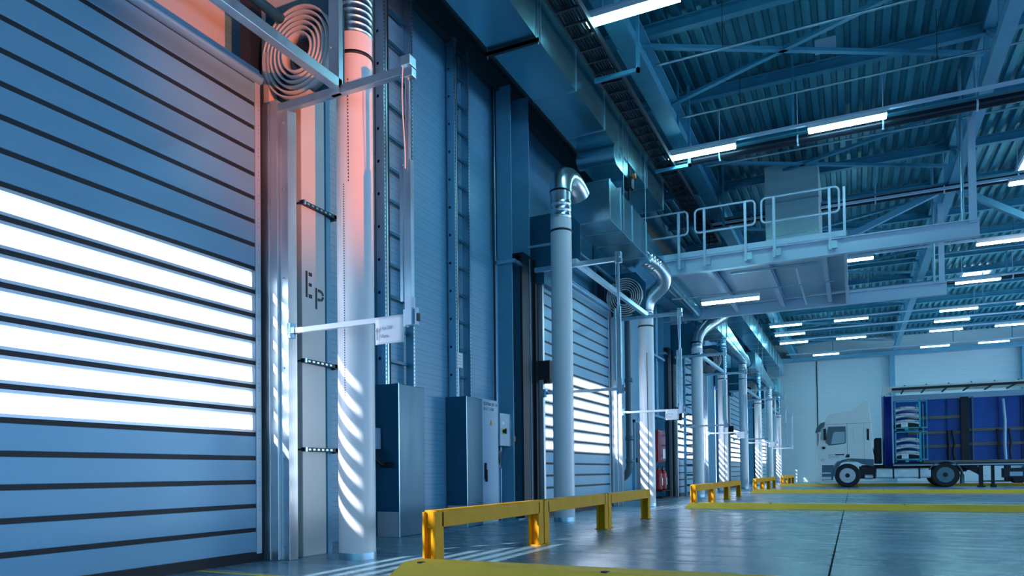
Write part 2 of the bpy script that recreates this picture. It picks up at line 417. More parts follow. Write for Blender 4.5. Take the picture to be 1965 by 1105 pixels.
def make_arm():
    a=thing('swing_arm','','swing arm',(1.3,4.85,3),'swing arms beside the dock doors')
    MB().box(.58,2.0,4.82,4.88,4.0,4.07).build('upper_arm','galv',a,.003)
    h=MB(); h.box(1.94,2.03,4.80,4.90,4.06,4.14); h.box(1.93,2.04,4.815,4.885,3.97,4.04); h.build('pivot_head','galv',a,.004)
    MB().cyl((1.978,4.85,3.97),(1.978,4.85,3.2),.022,12).build('upper_rod','galv',a)
    s=MB(); s.box(1.945,2.01,4.83,4.875,2.14,3.30); s.box(1.90,1.93,4.835,4.865,2.15,3.27); s.build('telescopic_sleeve','galv',a,.003)
    k=MB(); k.box(1.955,2.02,4.815,4.875,1.95,2.18); k.box(1.935,1.96,4.82,4.87,1.94,2.08); k.box(2.04,2.055,4.83,4.87,1.95,2.09); k.box(2.0,2.05,4.845,4.86,1.96,2.08); k.build('lower_bracket','rail',a,.003)
    MB().box(2.055,2.07,4.835,4.865,1.98,2.04).build('rubber_stop','rubber',a)
    MB().box(.76,1.96,4.83,4.87,2.0,2.045).build('lower_arm','white',a,.003)
    p=MB(); p.cyl((.735,4.85,1.96),(.735,4.85,2.09),.035,14); p.box(.70,.79,4.82,4.88,2.0,2.05); p.build('pivot_joint','galv',a)
    w=MB(); pts=[]
    for i in range(30): 
        t=i/29; pts.append((1.96-.012*math.sin(t*5),4.815,4.12-.9*t))
    w.tube(pts,.005,6); w.build('cable','paper',a)
    return a
arm=make_arm()
place(arm,['galvanised swing arm loop, far post of the '+ORD[b]+' dock door' for b in range(5)],range(5))
armL=dup(arm,(0,10.62-4.85,0))
place(armL,['thin swing arm loop, near post of the '+ORD[b]+' dock door' for b in range(1,5)],range(1,5))

def text_mesh(txt,size,m,parent,name,origin,right,up,extr=.0008):
    cu=bpy.data.curves.new(name,'FONT'); cu.body=txt; cu.size=size; cu.extrude=extr
    ob=bpy.data.objects.new('tmp_text',cu); COL.objects.link(ob)
    bpy.context.view_layer.update()
    me=bpy.data.meshes.new_from_object(ob.evaluated_get(bpy.context.evaluated_depsgraph_get()))
    bpy.data.objects.remove(ob); bpy.data.curves.remove(cu)
    R=Vector(right).normalized(); U=Vector(up).normalized(); Nn=R.cross(U)
    org=Vector((0,0,0)); o=parent
    while o is not None: org=org+o.location; o=o.parent
    for v in me.vertices:
        c=Vector(origin)+R*v.co.x+U*v.co.y+Nn*v.co.z-org; v.co=c
    me.materials.clear(); me.materials.append(M[m])
    o2=bpy.data.objects.new(name,me); COL.objects.link(o2); o2.parent=parent
    return o2

sg=thing('paper_sign','','sign',(1.8,4.82,1.95),'paper signs on the swing arms')
pm=MB()
N=8; vs=[];fs=[]
for i in range(N+1):
    for jx in range(7):
        t=i/N; u=jx/6; vs.append((1.66+.285*u, 4.822-.012*math.sin(u*3)*t, 2.04-.225*t))
for i in range(N):
    for jx in range(6): a0=i*7+jx; fs.append((a0,a0+1,a0+8,a0+7))
pm.add(vs,fs,True); po=pm.build('sheet','paper',sg); sol=po.modifiers.new('thick','SOLIDIFY'); sol.thickness=.001
text_mesh('Ho Sk',.042,'greyink',sg,'lettering',(1.72,4.806,1.93),(1,0,0),(0,0,1))
text_mesh('Vers',.042,'greyink',sg,'lettering',(1.72,4.806,1.865),(1,0,0),(0,0,1))
ar=MB(); ar.box(1.682,1.694,4.806,4.808,1.85,1.92); ar.prism([(1.674,1.92),(1.702,1.92),(1.688,1.955)],'y',4.806,4.808); ar.build('arrow_mark','greyink',sg)
place(sg,['white paper sign hanging on the swing arm of the '+ORD[b]+' dock door' for b in range(4)],range(4))

# ---- white duct columns
def duct_casing(x,y,ztop,parent,seam=True):
    c=MB(); n=40; vs=[]
    c.lathe((x,y,0),'z',[(.163,.05),(.163,ztop)],40); c.build('casing','white',parent)
    MB().lathe((x,y,0),'z',[(.168,0),(.168,.06),(.163,.06)],40).build('base_ring','galv',parent)
    r=MB(); r.ring((x,y,0),'z',.160,.171,ztop-.2,ztop-.17,40); r.build('clamp_ring','dark',parent)
def perforation(x,y,parent,z0,z1,ang,step):
    p=MB(); z=z0
    while z<z1:
        a=ang; cx,cy=x+.1635*math.cos(a),y+.1635*math.sin(a); t=Vector((-math.sin(a),math.cos(a),0)); nn=Vector((math.cos(a),math.sin(a),0))
        c=Vector((cx,cy,z)); w=.0045; h=step*.28
        p.add([c-t*w-Vector((0,0,h))+nn*.001,c+t*w-Vector((0,0,h))+nn*.001,c+t*w+Vector((0,0,h))+nn*.001,c-t*w+Vector((0,0,h))+nn*.001],[(0,1,2,3)])
        z+=step
    o=p.build('perforation','ink',parent); o['kind']='stuff'; return o
def ribbed(mb,path,r,step=.055,n=28,amp=.006):
    # resample and add ribs
    P=[Vector(p) for p in path]; out=[]; rad=[]
    for i in range(len(P)-1):
        L=(P[i+1]-P[i]).length; k=max(1,int(L/step))
        for j_ in range(k):
            for (f_,rr) in ((0,r),(.30,r),(.36,r+amp),(.46,r+amp),(.52,r)):
                out.append(P[i].lerp(P[i+1],(j_+f_)/k)); rad.append(rr)
    out.append(P[-1]); rad.append(r)
    mb.tube(out,rad,n)
def arc(c0,c1,c2,k=8):
    a,b,c=Vector(c0),Vector(c1),Vector(c2)
    return [tuple(a*(1-t)**2+b*2*t*(1-t)+c*t*t) for t in [i/k for i in range(k+1)]]
DX,DYR,DYL=1.17,5.20,10.29
duR=[]
t=thing('air_duct','tall white air duct column with sun stripes, nearest, left of the ladder trays','air duct',(DX,DYR,0),'white air duct columns')
duct_casing(DX,DYR,4.69,t)
perforation(DX,DYR,t,3.35,4.25,-1.27,.03); perforation(DX,DYR,t,1.45,3.32,-1.56,.022)
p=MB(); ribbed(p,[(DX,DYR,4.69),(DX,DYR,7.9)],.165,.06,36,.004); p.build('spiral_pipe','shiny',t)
RL=['white air duct column right of the second door, beside the fire hose cabinet','white air duct column right of the third door, thin arm crossing it',
    'white air duct column right of the fourth door','white air duct column right of the fifth door, farthest']
t2=thing('air_duct',RL[0],'air duct',(DX,DYR+BAY,0),'white air duct columns')
y=DYR+BAY
duct_casing(DX,y,4.08,t2)
p=MB(); p.box(DX+.05,DX+.058,y-.165,y-.15,.3,3.3); p.build('seam','ink',t2)
p=MB(); ribbed(p,[(DX,y,4.05),(DX,y,4.27)],.163,.07); 
pth=arc((DX,y,4.25),(DX,y,4.48),(DX+.22,y+.02,4.64),5)+arc((DX+.22,y+.02,4.64),(DX+.56,y+.05,4.88),(DX+.30,y-.2,5.14),7)[1:]
p.tube(pth,.17,28,False)
ribbed(p,[pth[-1],(DX-.0,y-.68,5.36),(DX-.03,y-1.05,5.43)],.17,.08)
for q in range(1,len(pth)-1,2):
    pass
p.build('spiral_pipe','shiny',t2)
for b in range(2,5):
    y=DYR+BAY*b
    tb=thing('air_duct',RL[b-1],'air duct',(DX,y,0),'white air duct columns')
    duct_casing(DX,y,4.08,tb)
    p=MB(); p.box(DX+.05,DX+.058,y-.165,y-.15,.3,3.3); p.build('seam','ink',tb)
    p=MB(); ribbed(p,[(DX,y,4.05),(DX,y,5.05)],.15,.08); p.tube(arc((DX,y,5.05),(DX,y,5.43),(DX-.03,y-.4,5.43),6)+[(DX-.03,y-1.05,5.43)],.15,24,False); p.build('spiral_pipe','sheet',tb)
# left-hand duct columns with elbow
LL=['white air duct column left of the second door with a shiny elbow on top','white air duct column left of the third door below the platform end',
    'greenish shaded air duct column left of the fourth door','air duct column left of the fifth door with bright elbow']
t3=thing('air_duct',LL[0],'air duct',(DX,DYL,0),'white air duct columns')
y=DYL
duct_casing(DX,y,4.66,t3)
p=MB(); ribbed(p,[(DX,y,4.66),(DX,y,4.95)],.16,.075); p.cyl((DX,y,4.95),(DX,y,5.08),.162,28); p.build('spiral_pipe','shiny',t3)
p=MB(); e=arc((DX,y,5.08),(DX,y,5.36),(DX,y+.32,5.42),4)+arc((DX,y+.32,5.42),(DX,y+.62,5.46),(DX+.02,y+.80,5.30),4)[1:]
p.tube(e,.174,28,True,True)
rg=[]
for q in e[1:-1]: pass
p.build('elbow','shiny',t3)
p=MB(); p.box(.62,1.0,y-.02,y+.02,4.3,4.33); p.cyl((.6,y,4.315),(1.02,y,4.315),.012,8); p.build('wall_strut','galv',t3)
for b in (3,4): dup(t3,(0,BAY*(b-1),0),LL[b-1])
y=20.9
t4=thing('air_duct',LL[1],'air duct',(DX,y,0),'white air duct columns')
duct_casing(DX,y,4.28,t4)
p=MB(); ribbed(p,[(DX,y,4.28),(DX,y,4.42)],.16,.07); pp_=arc((DX,y,4.42),(DX,y+.05,4.72),(DX+.18,y+.55,4.98),6)
p.tube(pp_,.165,28,False); ribbed(p,[pp_[-1],(DX+.55,y+1.5,5.48)],.165,.09); p.build('elbow','shiny',t4)
# plenum boxes over doors 2..5
PL=['metal air plenum box with funnel over the second door','metal air plenum box over the third door, under the platform','metal air plenum box over the fourth door','metal air plenum box over the fifth door']
pn=thing('air_plenum',PL[0],'air plenum',(1.15,12.7,5.4),'air plenum boxes over the doors')
px0,px1,py0,py1,pz0,pz1=.78,1.5,11.75,14.2,5.09,5.78
MB().box(px0,px1,py0,py1,pz0,pz1).build('box','sheet',pn,.004)
fu=MB(); vs=[]; n=16
cen=Vector((DX+.02,y+.78,5.31)); 
for k in range(n):
    a=2*math.pi*k/n; vs.append((cen.x+.16*math.cos(a),cen.y,cen.z+.16*math.sin(a)))
rect=[]
for k in range(n):
    a=2*math.pi*k/n; c,s_=math.cos(a),math.sin(a); m_=max(abs(c),abs(s_)); rect.append(((px0+px1)/2+(px1-px0)/2*c/m_,py0,(pz0+pz1)/2+(pz1-pz0)/2*s_/m_))
fu.add(vs+rect,[(k,(k+1)%n,n+(k+1)%n,n+k) for k in range(n)]); fu.build('funnel','sheet',pn)
for yy in (py0+.01,12.4,13.15,py1-.02):
    s_=MB(); s_.box(px0-.012,px1+.012,yy-.012,yy+.012,pz0-.012,pz0); s_.box(px1,px1+.012,yy-.012,yy+.012,pz0-.012,pz1+.012); s_.box(px0-.012,px1+.012,yy-.012,yy+.012,pz1,pz1+.012); s_.build('flange','galv',pn)
for yy in (12.4,13.9):
    MB().cyl((px1+.06,yy,pz0),(px1+.06,yy,7.95),.007,6).build('hanging_rod','galv',pn)
for b in range(2,5): dup(pn,(0,BAY*(b-1),0),PL[b-1])

# ------------------------------------------------------------------ main ventilation duct
def main_duct(y0,y1,label,x0=.83,x1=1.52,z0=6.5,z1=7.22,step=1.37):
    v=thing('ventilation_duct',label,'ventilation duct',((x0+x1)/2,(y0+y1)/2,z0))
    MB().box(x0,x1,y0,y1,z0,z1).build('duct_body','sheet',v)
    y=y1
    while y>y0:
        s_=MB(); e=.014
        s_.box(x0-e,x1+e,y-.016,y+.0,z0-e,z0); s_.box(x1,x1+e,y-.016,y,z0-e,z1+e); s_.box(x0-e,x0,y-.016,y,z0-e,z1+e)
        s_.build('flange','galv',v); y-=step
    return v
v1=main_duct(-6,15.58,'long square ventilation duct under the roof, nearest run with bright lamp reflection')
for yy in (5.8,8.58):
    c=MB(); c.box(.76,1.56,yy,yy+.045,6.44,6.485); c.box(.76,1.56,yy,yy+.006,6.44,6.486); o=c.build('support_channel','dark',v1)
    for xx in (.79,1.545): MB().cyl((xx,yy+.02,6.4),(xx,yy+.02,8.4),.007,6).build('hanging_rod','galv',o)
br=MB(); br.lathe((1.17,12.15,6.36),'x',[(.0,-.36),(.16,-.36),(.16,.34),(0,.34)],24); br.box(.9,1.5,12.1,12.9,6.2,6.5)
br.build('branch_outlet','sheet',v1)
main_duct(22.5,46.5,'far square ventilation duct run near the end wall beyond the platform')
# valve with orange handle under the duct
va=thing('damper_valve','small damper actuator with orange knob under the nearest duct end','valve',(1.5,13.0,6.2))
g=MB(); g.box(1.42,1.56,12.92,13.1,6.05,6.25); g.cyl((1.49,13.0,5.85),(1.49,13.0,6.5),.025,10); g.build('actuator','dark',va)
MB().lathe((1.56,13.0,6.28),'x',[(0,0),(.05,.01),(.05,.06),(0,.07)],14).build('knob','orange',va)
MB().box(1.3,1.45,12.6,12.62,5.75,5.95).build('note','paper',va)

# cable tray beside the duct
ct=thing('cable_tray','dark ladder cable tray running beside the square duct','cable tray',(1.8,20,6.98))
r=MB(); r.box(1.66,1.69,-6,20.0,6.92,7.02); r.build('side_rail','dark',ct); r=MB(); r.box(2.02,2.05,-6,20.0,6.92,7.02); r.build('side_rail','dark',ct)
r=MB(); y=-6
while y<20: r.box(1.69,2.02,y,y+.03,6.92,6.95); y+=.33
r.build('rung','dark',ct)['kind']='stuff'
r=MB()
for k in range(7):
    xx=1.72+.045*k; r.tube([(xx+.01*math.sin(i*1.7+k),-6+i*.65,6.972+.006*math.cos(i+k)) for i in range(41)],.018,6)
r.build('cable_bundle','rubber',ct)['kind']='stuff'
for yy in (3.2,10.6,14.4,18.6):
    MB().box(1.64,2.36,yy,yy+.05,6.86,6.92).build('bracket','roofpaint',ct); MB().box(2.31,2.36,yy,yy+.05,6.86,8.5).build('bracket_hanger','roofpaint',ct)

# ------------------------------------------------------------------ yellow guards and kerbs
GX0,GX1=2.17,2.29
def make_guard():
    g=thing('guard_rail','','guard rail',(2.23,5.78,0),'yellow guard rails beside the lanes')
    L=2.13; y0=4.71; H=.465
    b_=MB(); b_.prism([(GX0,.33),(GX1,.33),(GX1,H-.014),(GX1-.02,H),(GX0+.02,H),(GX0,H-.014)],'y',y0+.1,y0+L-.1); b_.build('beam','yellow',g,.004)
    for yy in (y0,y0+L-.13):
        q=MB(); q.box(GX1-.022,GX1,yy,yy+.13,0,H-.012); q.box(GX0,GX0+.022,yy,yy+.13,0,H-.012); q.box(GX0+.02,GX1-.02,yy+.05,yy+.075,0,H-.004)
        q.box(GX0+.004,GX1-.004,yy+.03,yy+.13,.33,H)
        q.build('post','yellow',g,.005)
        MB().box(GX0-.02,GX1+.02,yy-.0,yy+.13,0,.012).build('foot_plate','yellow',g)
    return g
g0=make_guard()
NTH=['first','middle','last']
BAYN=['nearest lane','second lane','third lane','farthest lane']
first=True
for b in range(4):
    for k in range(3):
        lb='yellow steel guard rail beside the %s, %s of its row of three'%(BAYN[b],NTH[k])
        if first: g0['label']=lb; first=False
        else: dup(g0,(0,BAY*b+2.155*k,0),lb)
kb=thing('kerb','','kerb',(8,4.45,0),'yellow lane kerbs')
def kerb_mesh():
    m=MB(); x0,x1=2.115,14.0
    prof=[(4.33,0),(4.37,.105),(4.385,.11),(4.60,.11),(4.615,.105),(4.66,0)]
    n=len(prof); vs=[]
    for (x,dx) in ((x0,.115),(x1,0)):
        for (yy,zz) in prof: vs.append((x+dx*(zz/.11),yy,zz))
    m.add(vs,[list(range(n))[::-1],list(range(n,2*n))]+[(i,(i+1)%n,n+(i+1)%n,n+i) for i in range(n)])
    return m
kerb_mesh().build('kerb_body','curb',kb)
h=MB()
for xx in (2.36,3.75,6.0,8.6,9.1,12.0): h.lathe((xx,4.40,.106),'z',[(.035,-.002),(.03,.006),(0,.007)],12)
h.build('bolt_recess','ink',kb)['kind']='stuff'
KL=['pale yellow low kerb at the bottom edge, nearest','yellow low kerb crossing the floor beside the second guard rails','yellow low kerb in front of the truck wheels','yellow low kerb behind the truck along the end wall']
place(kb,KL,range(4))

# ------------------------------------------------------------------ wall section between doors 1 and 2 (details)
cs=thing('column_casing','pale box column casing with stencilled letters between post and white duct','column',(.3,5.3,0))
MB().box(.02,.65,5.08,5.40,0,7.0).build('casing_body','casing',cs,.006)
q=MB(); q.box(.02,.60,5.40,5.5,0,7.0); q.box(.60,.635,5.44,5.5,0,7.0); q.build('edge_profile','steelpaint',cs)
# stencil E p
e=MB(); X=.651
def zz(y0,y1,z0,z1): e.box(X,X+.0015,y0,y1,z0,z1)
zz(5.13,5.155,2.40,2.645); zz(5.172,5.215,2.605,2.64); zz(5.172,5.212,2.51,2.54); zz(5.172,5.215,2.40,2.435)
e.build('letter_e','ink',cs)
e=MB(); X=.651
e.box(X,X+.0015,5.262,5.285,2.315,2.515)
for (a0,a1) in ((-75,-5),(8,80)):
    N=8; vs=[]
    for i in range(N+1):
        a=math.radians(a0+(a1-a0)*i/N)
        for rr in (.030,.056): vs.append((X+.0015,5.325+rr*math.cos(a)*1.0,2.452+rr*math.sin(a)))
    e.add(vs,[(2*i,2*i+1,2*i+3,2*i+2) for i in range(N)])
e.box(X,X+.0015,5.295,5.33,2.482,2.508); e.box(X,X+.0015,5.295,5.33,2.396,2.422)
e.build('letter_p','ink',cs)
for z in (.985,1.80,3.26):
    c=MB(); c.box(.65,.685,5.06,5.53,z-.018,z+.018); c.box(.60,.685,5.50,5.54,z-.03,z+.02); c.cyl((.5,5.07,z),(.69,5.07,z),.008,8)
    cc=c.build('clamp_band','dark',cs)
    w=MB()
    for k in range(6): w.box(.685,.687,5.12+.06*k,5.15+.06*k,z-.008,z+.008)
    w.build('slot','galv',cc)
    w=MB(); w.box(.684,.70,5.065,5.09,z-.02,z+.02); w.build('nut','galv',cc)
dp=thing('drain_pipe','dark drain pipe with added shadow backing behind the nearest white duct','pipe',(.33,5.64,0))
q=MB(); q.cyl((.33,5.64,.5),(.33,5.64,7.0),.06,16); q.box(.02,.26,5.52,5.80,.5,7.0); q.build('pipe','bpipe',dp)  # the box is an added dark backing for the shadow beside the pipe
for z in (2.65,1.2): 
    q=MB(); q.ring((.33,5.64,z),'z',.049,.062,-.06,.06,16); q.ring((.33,5.64,z),'z',.049,.067,-.075,-.055,16); q.ring((.33,5.64,z),'z',.049,.067,.055,.075,16); q.build('coupling','bpipe',dp)
tag(B(.28,.36,5.58,5.7,1.5,1.56).build('exit_tag','green'),'small green tag on the dark drain pipe','tag')

def ladder_tray(label,y0,y1,zb,zt,gap):
    l=thing('cable_ladder',label,'cable ladder',(.08,(y0+y1)/2,zb))
    for (a,bb) in ((y0,y0+.03),(y0+.045,y0+.075)) if gap else ((y0,y0+.03),): MB().box(.03,.15,a,bb,zb,zt).build('side_rail','galv',l)
    MB().box(.03,.15,y1-.03,y1,zb,zt).build('side_rail','galv',l)
    z=zb+.3
    while z<zt:
        MB().box(.05,.08,y0,y1,z,z+.035).build('rung','cover',l); z+=.40
    s_=MB(); z=zb+.05
    while z<zt:
        s_.box(.1505,.151,y0+.008,y0+.02,z,z+.025); s_.box(.1505,.151,y1-.022,y1-.01,z,z+.025)
        z+=.05
    s_.build('slot','ink',l)['kind']='stuff'
    c=MB()
    for k in range(3): c.cyl((.10,y0+.10+.03*k,zb),(.10,y0+.10+.03*k,zt),.012,8)
    c.build('cable','rubber' if not gap else 'dark',l)
    return l
ladder_tray('wide wall cable ladder rising from the left blue grey metal cover',7.08,7.72,1.83,7.0,True)
ladder_tray('narrow wall cable ladder rising from the cover beside the switch cabinet',8.78,9.22,1.83,7.0,True)
def cover(name,label,y0,y1):
    c=thing(name,label,'metal cover',(.16,(y0+y1)/2,0))
    MB().box(.004,.335,y0,y1,0,1.83).build('cover_body','cover',c,.008)
    MB().box(.335,.339,y0-.004,y0+.012,.0,1.832).build('edge_angle','galv',c)
    s_=MB(); s_.box(.02,.335,y0-.002,y0,0,.30); s_.build('lower_band','casing',c)
    return c
cover('cable_cover','tall blue grey metal cover on the wall below the wide cable ladder',7.07,7.64)
cover('cable_cover','tall blue grey metal cover just left of the switch cabinet',8.72,9.20)
jb=thing('junction_box','small wall junction box with black looped cable left of the first cover','junction box',(.05,6.95,1.2))
MB().box(0,.09,6.86,7.05,1.05,1.30).build('box','cabinet',jb)
q=MB(); q.tube(arc((.06,6.92,1.06),(.1,6.92,.86),(.16,7.06,.86),8),.022,8); q.tube(arc((.05,6.97,1.06),(.1,6.97,.9),(.16,7.06,.88),8),.018,8); q.cyl((.10,7.05,.86),(.26,7.05,.86),.035,10); q.build('looped_cable','rubber',jb)
pa=thing('paper_note','small white paper note on the narrow cable ladder','note',(.155,8.85,2.35))
MB().box(.152,.155,8.80,8.95,2.26,2.47).build('sheet','paper',pa)
tl=MB()
for k in range(4): tl.box(.155,.1555,8.82,8.92,2.42-.04*k,2.43-.04*k)
tl.build('writing','greyink',pa)
sc=thing('switch_cabinet','tall light grey electrical cabinet with yellow warning triangle and black handle','cabinet',(.12,9.6,0))
MB().box(0,.24,9.25,9.88,.0,1.86).build('cabinet_body','cabinet',sc,.005)
dr=MB(); dr.box(.24,.258,9.34,9.86,.08,1.845); dro=dr.build('cabinet_door','cabinet',sc,.004)
hn=MB(); hn.box(.258,.285,9.39,9.43,.66,.90); hn.box(.27,.30,9.395,9.425,.62,.80); hn.build('handle','ink',dro,.004)
tr=MB(); tr.prism([(9.575,1.47),(9.665,1.47),(9.62,1.56)],'x',.2585,.2595); tr.build('warning_sign','yellow',dro)
tr=MB(); tr.prism([(9.614,1.488),(9.622,1.51),(9.628,1.512),(9.618,1.545),(9.612,1.515),(9.617,1.512)],'x',.2597,.2602); tr.build('lightning_mark','ink',dro)
text_mesh('RJ207B00-207 -20',.062,'ink',dro,'lettering',(.2585,9.38,1.765),(0,1,0),(0,0,1))
text_mesh('DLV C 1/200',.062,'ink',dro,'lettering',(.2585,9.38,1.69),(0,1,0),(0,0,1))
cb=thing('control_box','small grey control box with two rotary switches right of the cabinet','control box',(.15,10.15,1.17))
MB().box(.05,.27,9.91,10.42,1.17,1.68).build('box_body','cabinet',cb,.006)
for (yy,z,kind) in ((10.02,1.40,'y'),(10.33,1.29,'r')):
    pl=MB(); pl.box(.27,.273,yy-.045,yy+.045,z-.05,z+.05); pl.build('switch_plate','line',cb)
    k=MB(); k.lathe((.273,yy,z),'x',[(.03,0),(.026,.035),(0,.036)],14); k.box(.30,.325,yy-.012,yy+.012,z-.04,z+.04); k.build('rotary_switch','ink' if kind=='y' else 'orange',cb)
dsp=MB(); dsp.box(.27,.274,10.28,10.38,1.46,1.58); o=dsp.build('display_plate','paper',cb)
MB().box(.274,.276,10.31,10.35,1.52,1.56).build('display','ink',o)
MB().box(.27,.273,9.98,10.05,1.51,1.55).build('label_plate','paper',cb)
so=thing('socket_box','dark socket box with cables under the control box','socket box',(.1,10.05,.85))
MB().box(.02,.16,9.93,10.17,.82,1.09).build('box_body','cabdark',so,.006)
q=MB()
for k in range(4): q.tube(arc((.13,9.98+.05*k,1.17),(.18,9.96+.05*k,1.02),(.16,9.95+.045*k,.88),6),.008,6)
q.build('cable','rubber',so)
cd=thing('conduit','pair of thin metal conduits dropping to the floor under the control box','conduit',(.1,10.1,0))
for yy in (9.93,10.22): MB().cyl((.12,yy,0),(.12,yy,1.17 if yy>10 else .82),.014,8).build('tube','galv',cd)
def steel_column(label,y0,x1=.36,depth=.50,xb=.06):
    c=thing('steel_column',label,'column',(.2,y0+.3,0),'steel columns beside the doors')
    q=MB(); q.box(xb,x1-.04,y0,y0+.02,0,7.0); q.box(xb,x1+.06,y0+depth-.02,y0+depth,0,7.0); q.box(xb+.02,xb+.045,y0+.02,y0+depth-.02,0,7.0)
    q.build('profile','steelpaint',c)
    q=MB(); q.box(xb-.04,x1+.05,y0-.03,y0+depth+.03,0,.02); q.build('base_plate','steelpaint',c)
    for z in (4.12,):
        s_=MB(); s_.box(x1,x1+.05,y0-.05,y0+depth+.07,z-.03,z+.03); s_.box(x1-.3,x1+.05,y0-.09,y0-.04,z-.03,z+.03); s_.build('strut_channel','galv',c)
    return c
SC=['blue grey steel column right of the switch cabinet, left of the second door','steel column in front of the third door','steel column left of the fourth door','steel column left of the fifth door']
col=steel_column(SC[0],10.29)
for b in range(2,5): dup(col,(0,BAY*(b-1),0),SC[b-1])
cd=thing('conduit','thin vertical conduit pipe running up left of the steel column','conduit',(.05,10.2,1.7))
for yy in (10.17,10.22): MB().cyl((.06,yy,1.75),(.06,yy,7.0),.016,8).build('tube','galv' if yy>10.2 else 'dark',cd)
# black housing beside doors 2.. left
hs=thing('motor_housing','','door housing',(.25,10.97,0),'dark door side housings')
MB().box(.38,.46,10.90,11.09,0,4.3).build('housing','rubber',hs); MB().box(.40,.50,11.09,11.125,0,3.9).build('housing_edge','galv',hs)
bx=MB(); bx.box(.46,.66,11.0,11.14,2.30,2.62); bx.lathe((.60,11.07,2.28),'z',[(0,-.05),(.07,-.04),(.07,.04),(0,.05)],12); bx.build('motor','rubber',hs)
uh=MB(); uh.box(.05,.6,10.95,11.6,3.9,4.75); uh.build('upper_housing','cover',hs)
place(hs,['dark side housing with black motor box by the '+ORD[b]+' dock door' for b in range(1,5)],range(1,5))

# ------------------------------------------------------------------ wall section after door 2: pipe, door, fire gear
dp2=thing('drain_pipe','grey rain pipe with couplings and bottom elbow beside the second white duct','pipe',(.33,16.75,0))
q=MB(); q.cyl((.33,16.78,.98),(.33,16.78,7.0),.085,18); q.tube(arc((.33,16.78,.98),(.33,16.78,.62),(.05,16.78,.55),8),.085,18); q.build('pipe','pipegrey',dp2)
for z in (2.95,1.55,1.0):
    q=MB(); q.ring((.33,16.78,z),'z',.083,.098,-.05,.05,18); q.build('coupling','pipegrey',dp2)
d6=thing('door_6','narrow dark personnel door behind the second white duct','door',(.05,18.6,0),kind='structure')
MB().box(.0,.05,18.25,19.2,0,2.03).build('door_leaf','cabdark',d6); q=MB(); q.box(0,.07,18.17,18.25,0,2.1); q.box(0,.07,19.2,19.28,0,2.1); q.box(0,.07,18.17,19.28,2.03,2.1); q.build('door_frame','steelpaint',d6)
MB().box(.05,.09,18.32,18.36,.98,1.10).build('door_handle','ink',d6)
hc=thing('hose_cabinet','tall red fire hose cabinet on the wall right of the second white duct','fire cabinet',(.25,19.7,.99))
MB().box(.05,.40,19.35,20.10,1.0,1.88).build('cabinet_body','red',hc,.01); 
dd=MB(); dd.box(.40,.42,19.38,20.07,1.04,1.84); do=dd.build('cabinet_door','redglass',hc,.005)
MB().box(.42,.425,19.75,20.02,1.10,1.36).build('notice','paper',do)
for k,(yy,lb) in enumerate(((19.55,'red fire extinguisher on the stand, left one'),(20.05,'red fire extinguisher on the stand, right one'))):
    fe=thing('fire_extinguisher',lb,'fire extinguisher',(.3,yy,.2),'fire extinguishers by the second duct')
    MB().lathe((.33,yy,.22),'z',[(.10,0),(.115,.03),(.115,.46),(.07,.54),(.035,.56),(.035,.60)],18).build('cylinder','red',fe)
    q=MB(); q.box(.31,.35,yy-.04,yy+.1,.80,.84); q.box(.31,.35,yy-.02,yy+.12,.86,.88); q.build('valve_handle','ink',fe)
    MB().tube(arc((.34,yy+.02,.80),(.38,yy+.22,.84),(.40,yy+.14,.45),10),.012,6).build('hose','rubber',fe)
    MB().box(.443,.446,yy-.05,yy+.05,.36,.56).build('label_plate','paper',fe)
st=thing('extinguisher_stand','dark floor stand behind the two red extinguishers','stand',(.2,20.2,0))
q=MB(); q.box(.14,.18,19.7,19.95,0.02,1.0); q.box(.1,.5,19.35,20.28,.19,.215); q.box(.1,.5,19.3,20.3,0,.03); q.box(.14,.18,19.7,19.95,.0,.2); q.build('frame','chassis',st)
pf=thing('pipe_rack','bundle of vertical pipes and cross bars right of the second white duct','pipe rack',(.3,19.7,2.2))
for (yy,xx) in ((19.15,.12),(19.6,.3),(20.1,.2)): MB().cyl((xx,yy,2.2 if yy<21 else 0.02),(xx,yy,6.8),.035,10).build('pipe','steelpaint',pf)
for z in (2.25,3.9): MB().box(.02,.4,19.0,20.25,z-.03,z+.03).build('cross_bar','steelpaint',pf)
tc=thing('lattice_post','tall perforated steel post in front of the third dock door','post',(1.0,22.4,0))
for dx in (0,.3): MB().box(.62+dx,.68+dx,21.55,21.68,0,6.6).build('rail','steelpaint',tc)
z=.3
while z<6.5:
    MB().box(.68,.92,21.6,21.63,z,z+.05).build('rung','cover',tc); z+=.30
# boxes beside other doors (repeat box column casing and cable ladder in shade)
cs2=thing('column_casing','','column',(.3,15.3,0),'box columns beside the dock doors')
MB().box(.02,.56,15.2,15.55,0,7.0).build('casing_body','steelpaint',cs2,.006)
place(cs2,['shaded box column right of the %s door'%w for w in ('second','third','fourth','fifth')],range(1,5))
nb=thing('notice_board','white notice with dark panel on the wall right of the third door','notice',(.1,27.5,1.5))
MB().box(.003,.12,27.2,28.2,1.25,1.9).build('panel','chassis',nb); MB().box(.12,.13,27.7,28.2,1.25,1.9).build('sheet','paper',nb)

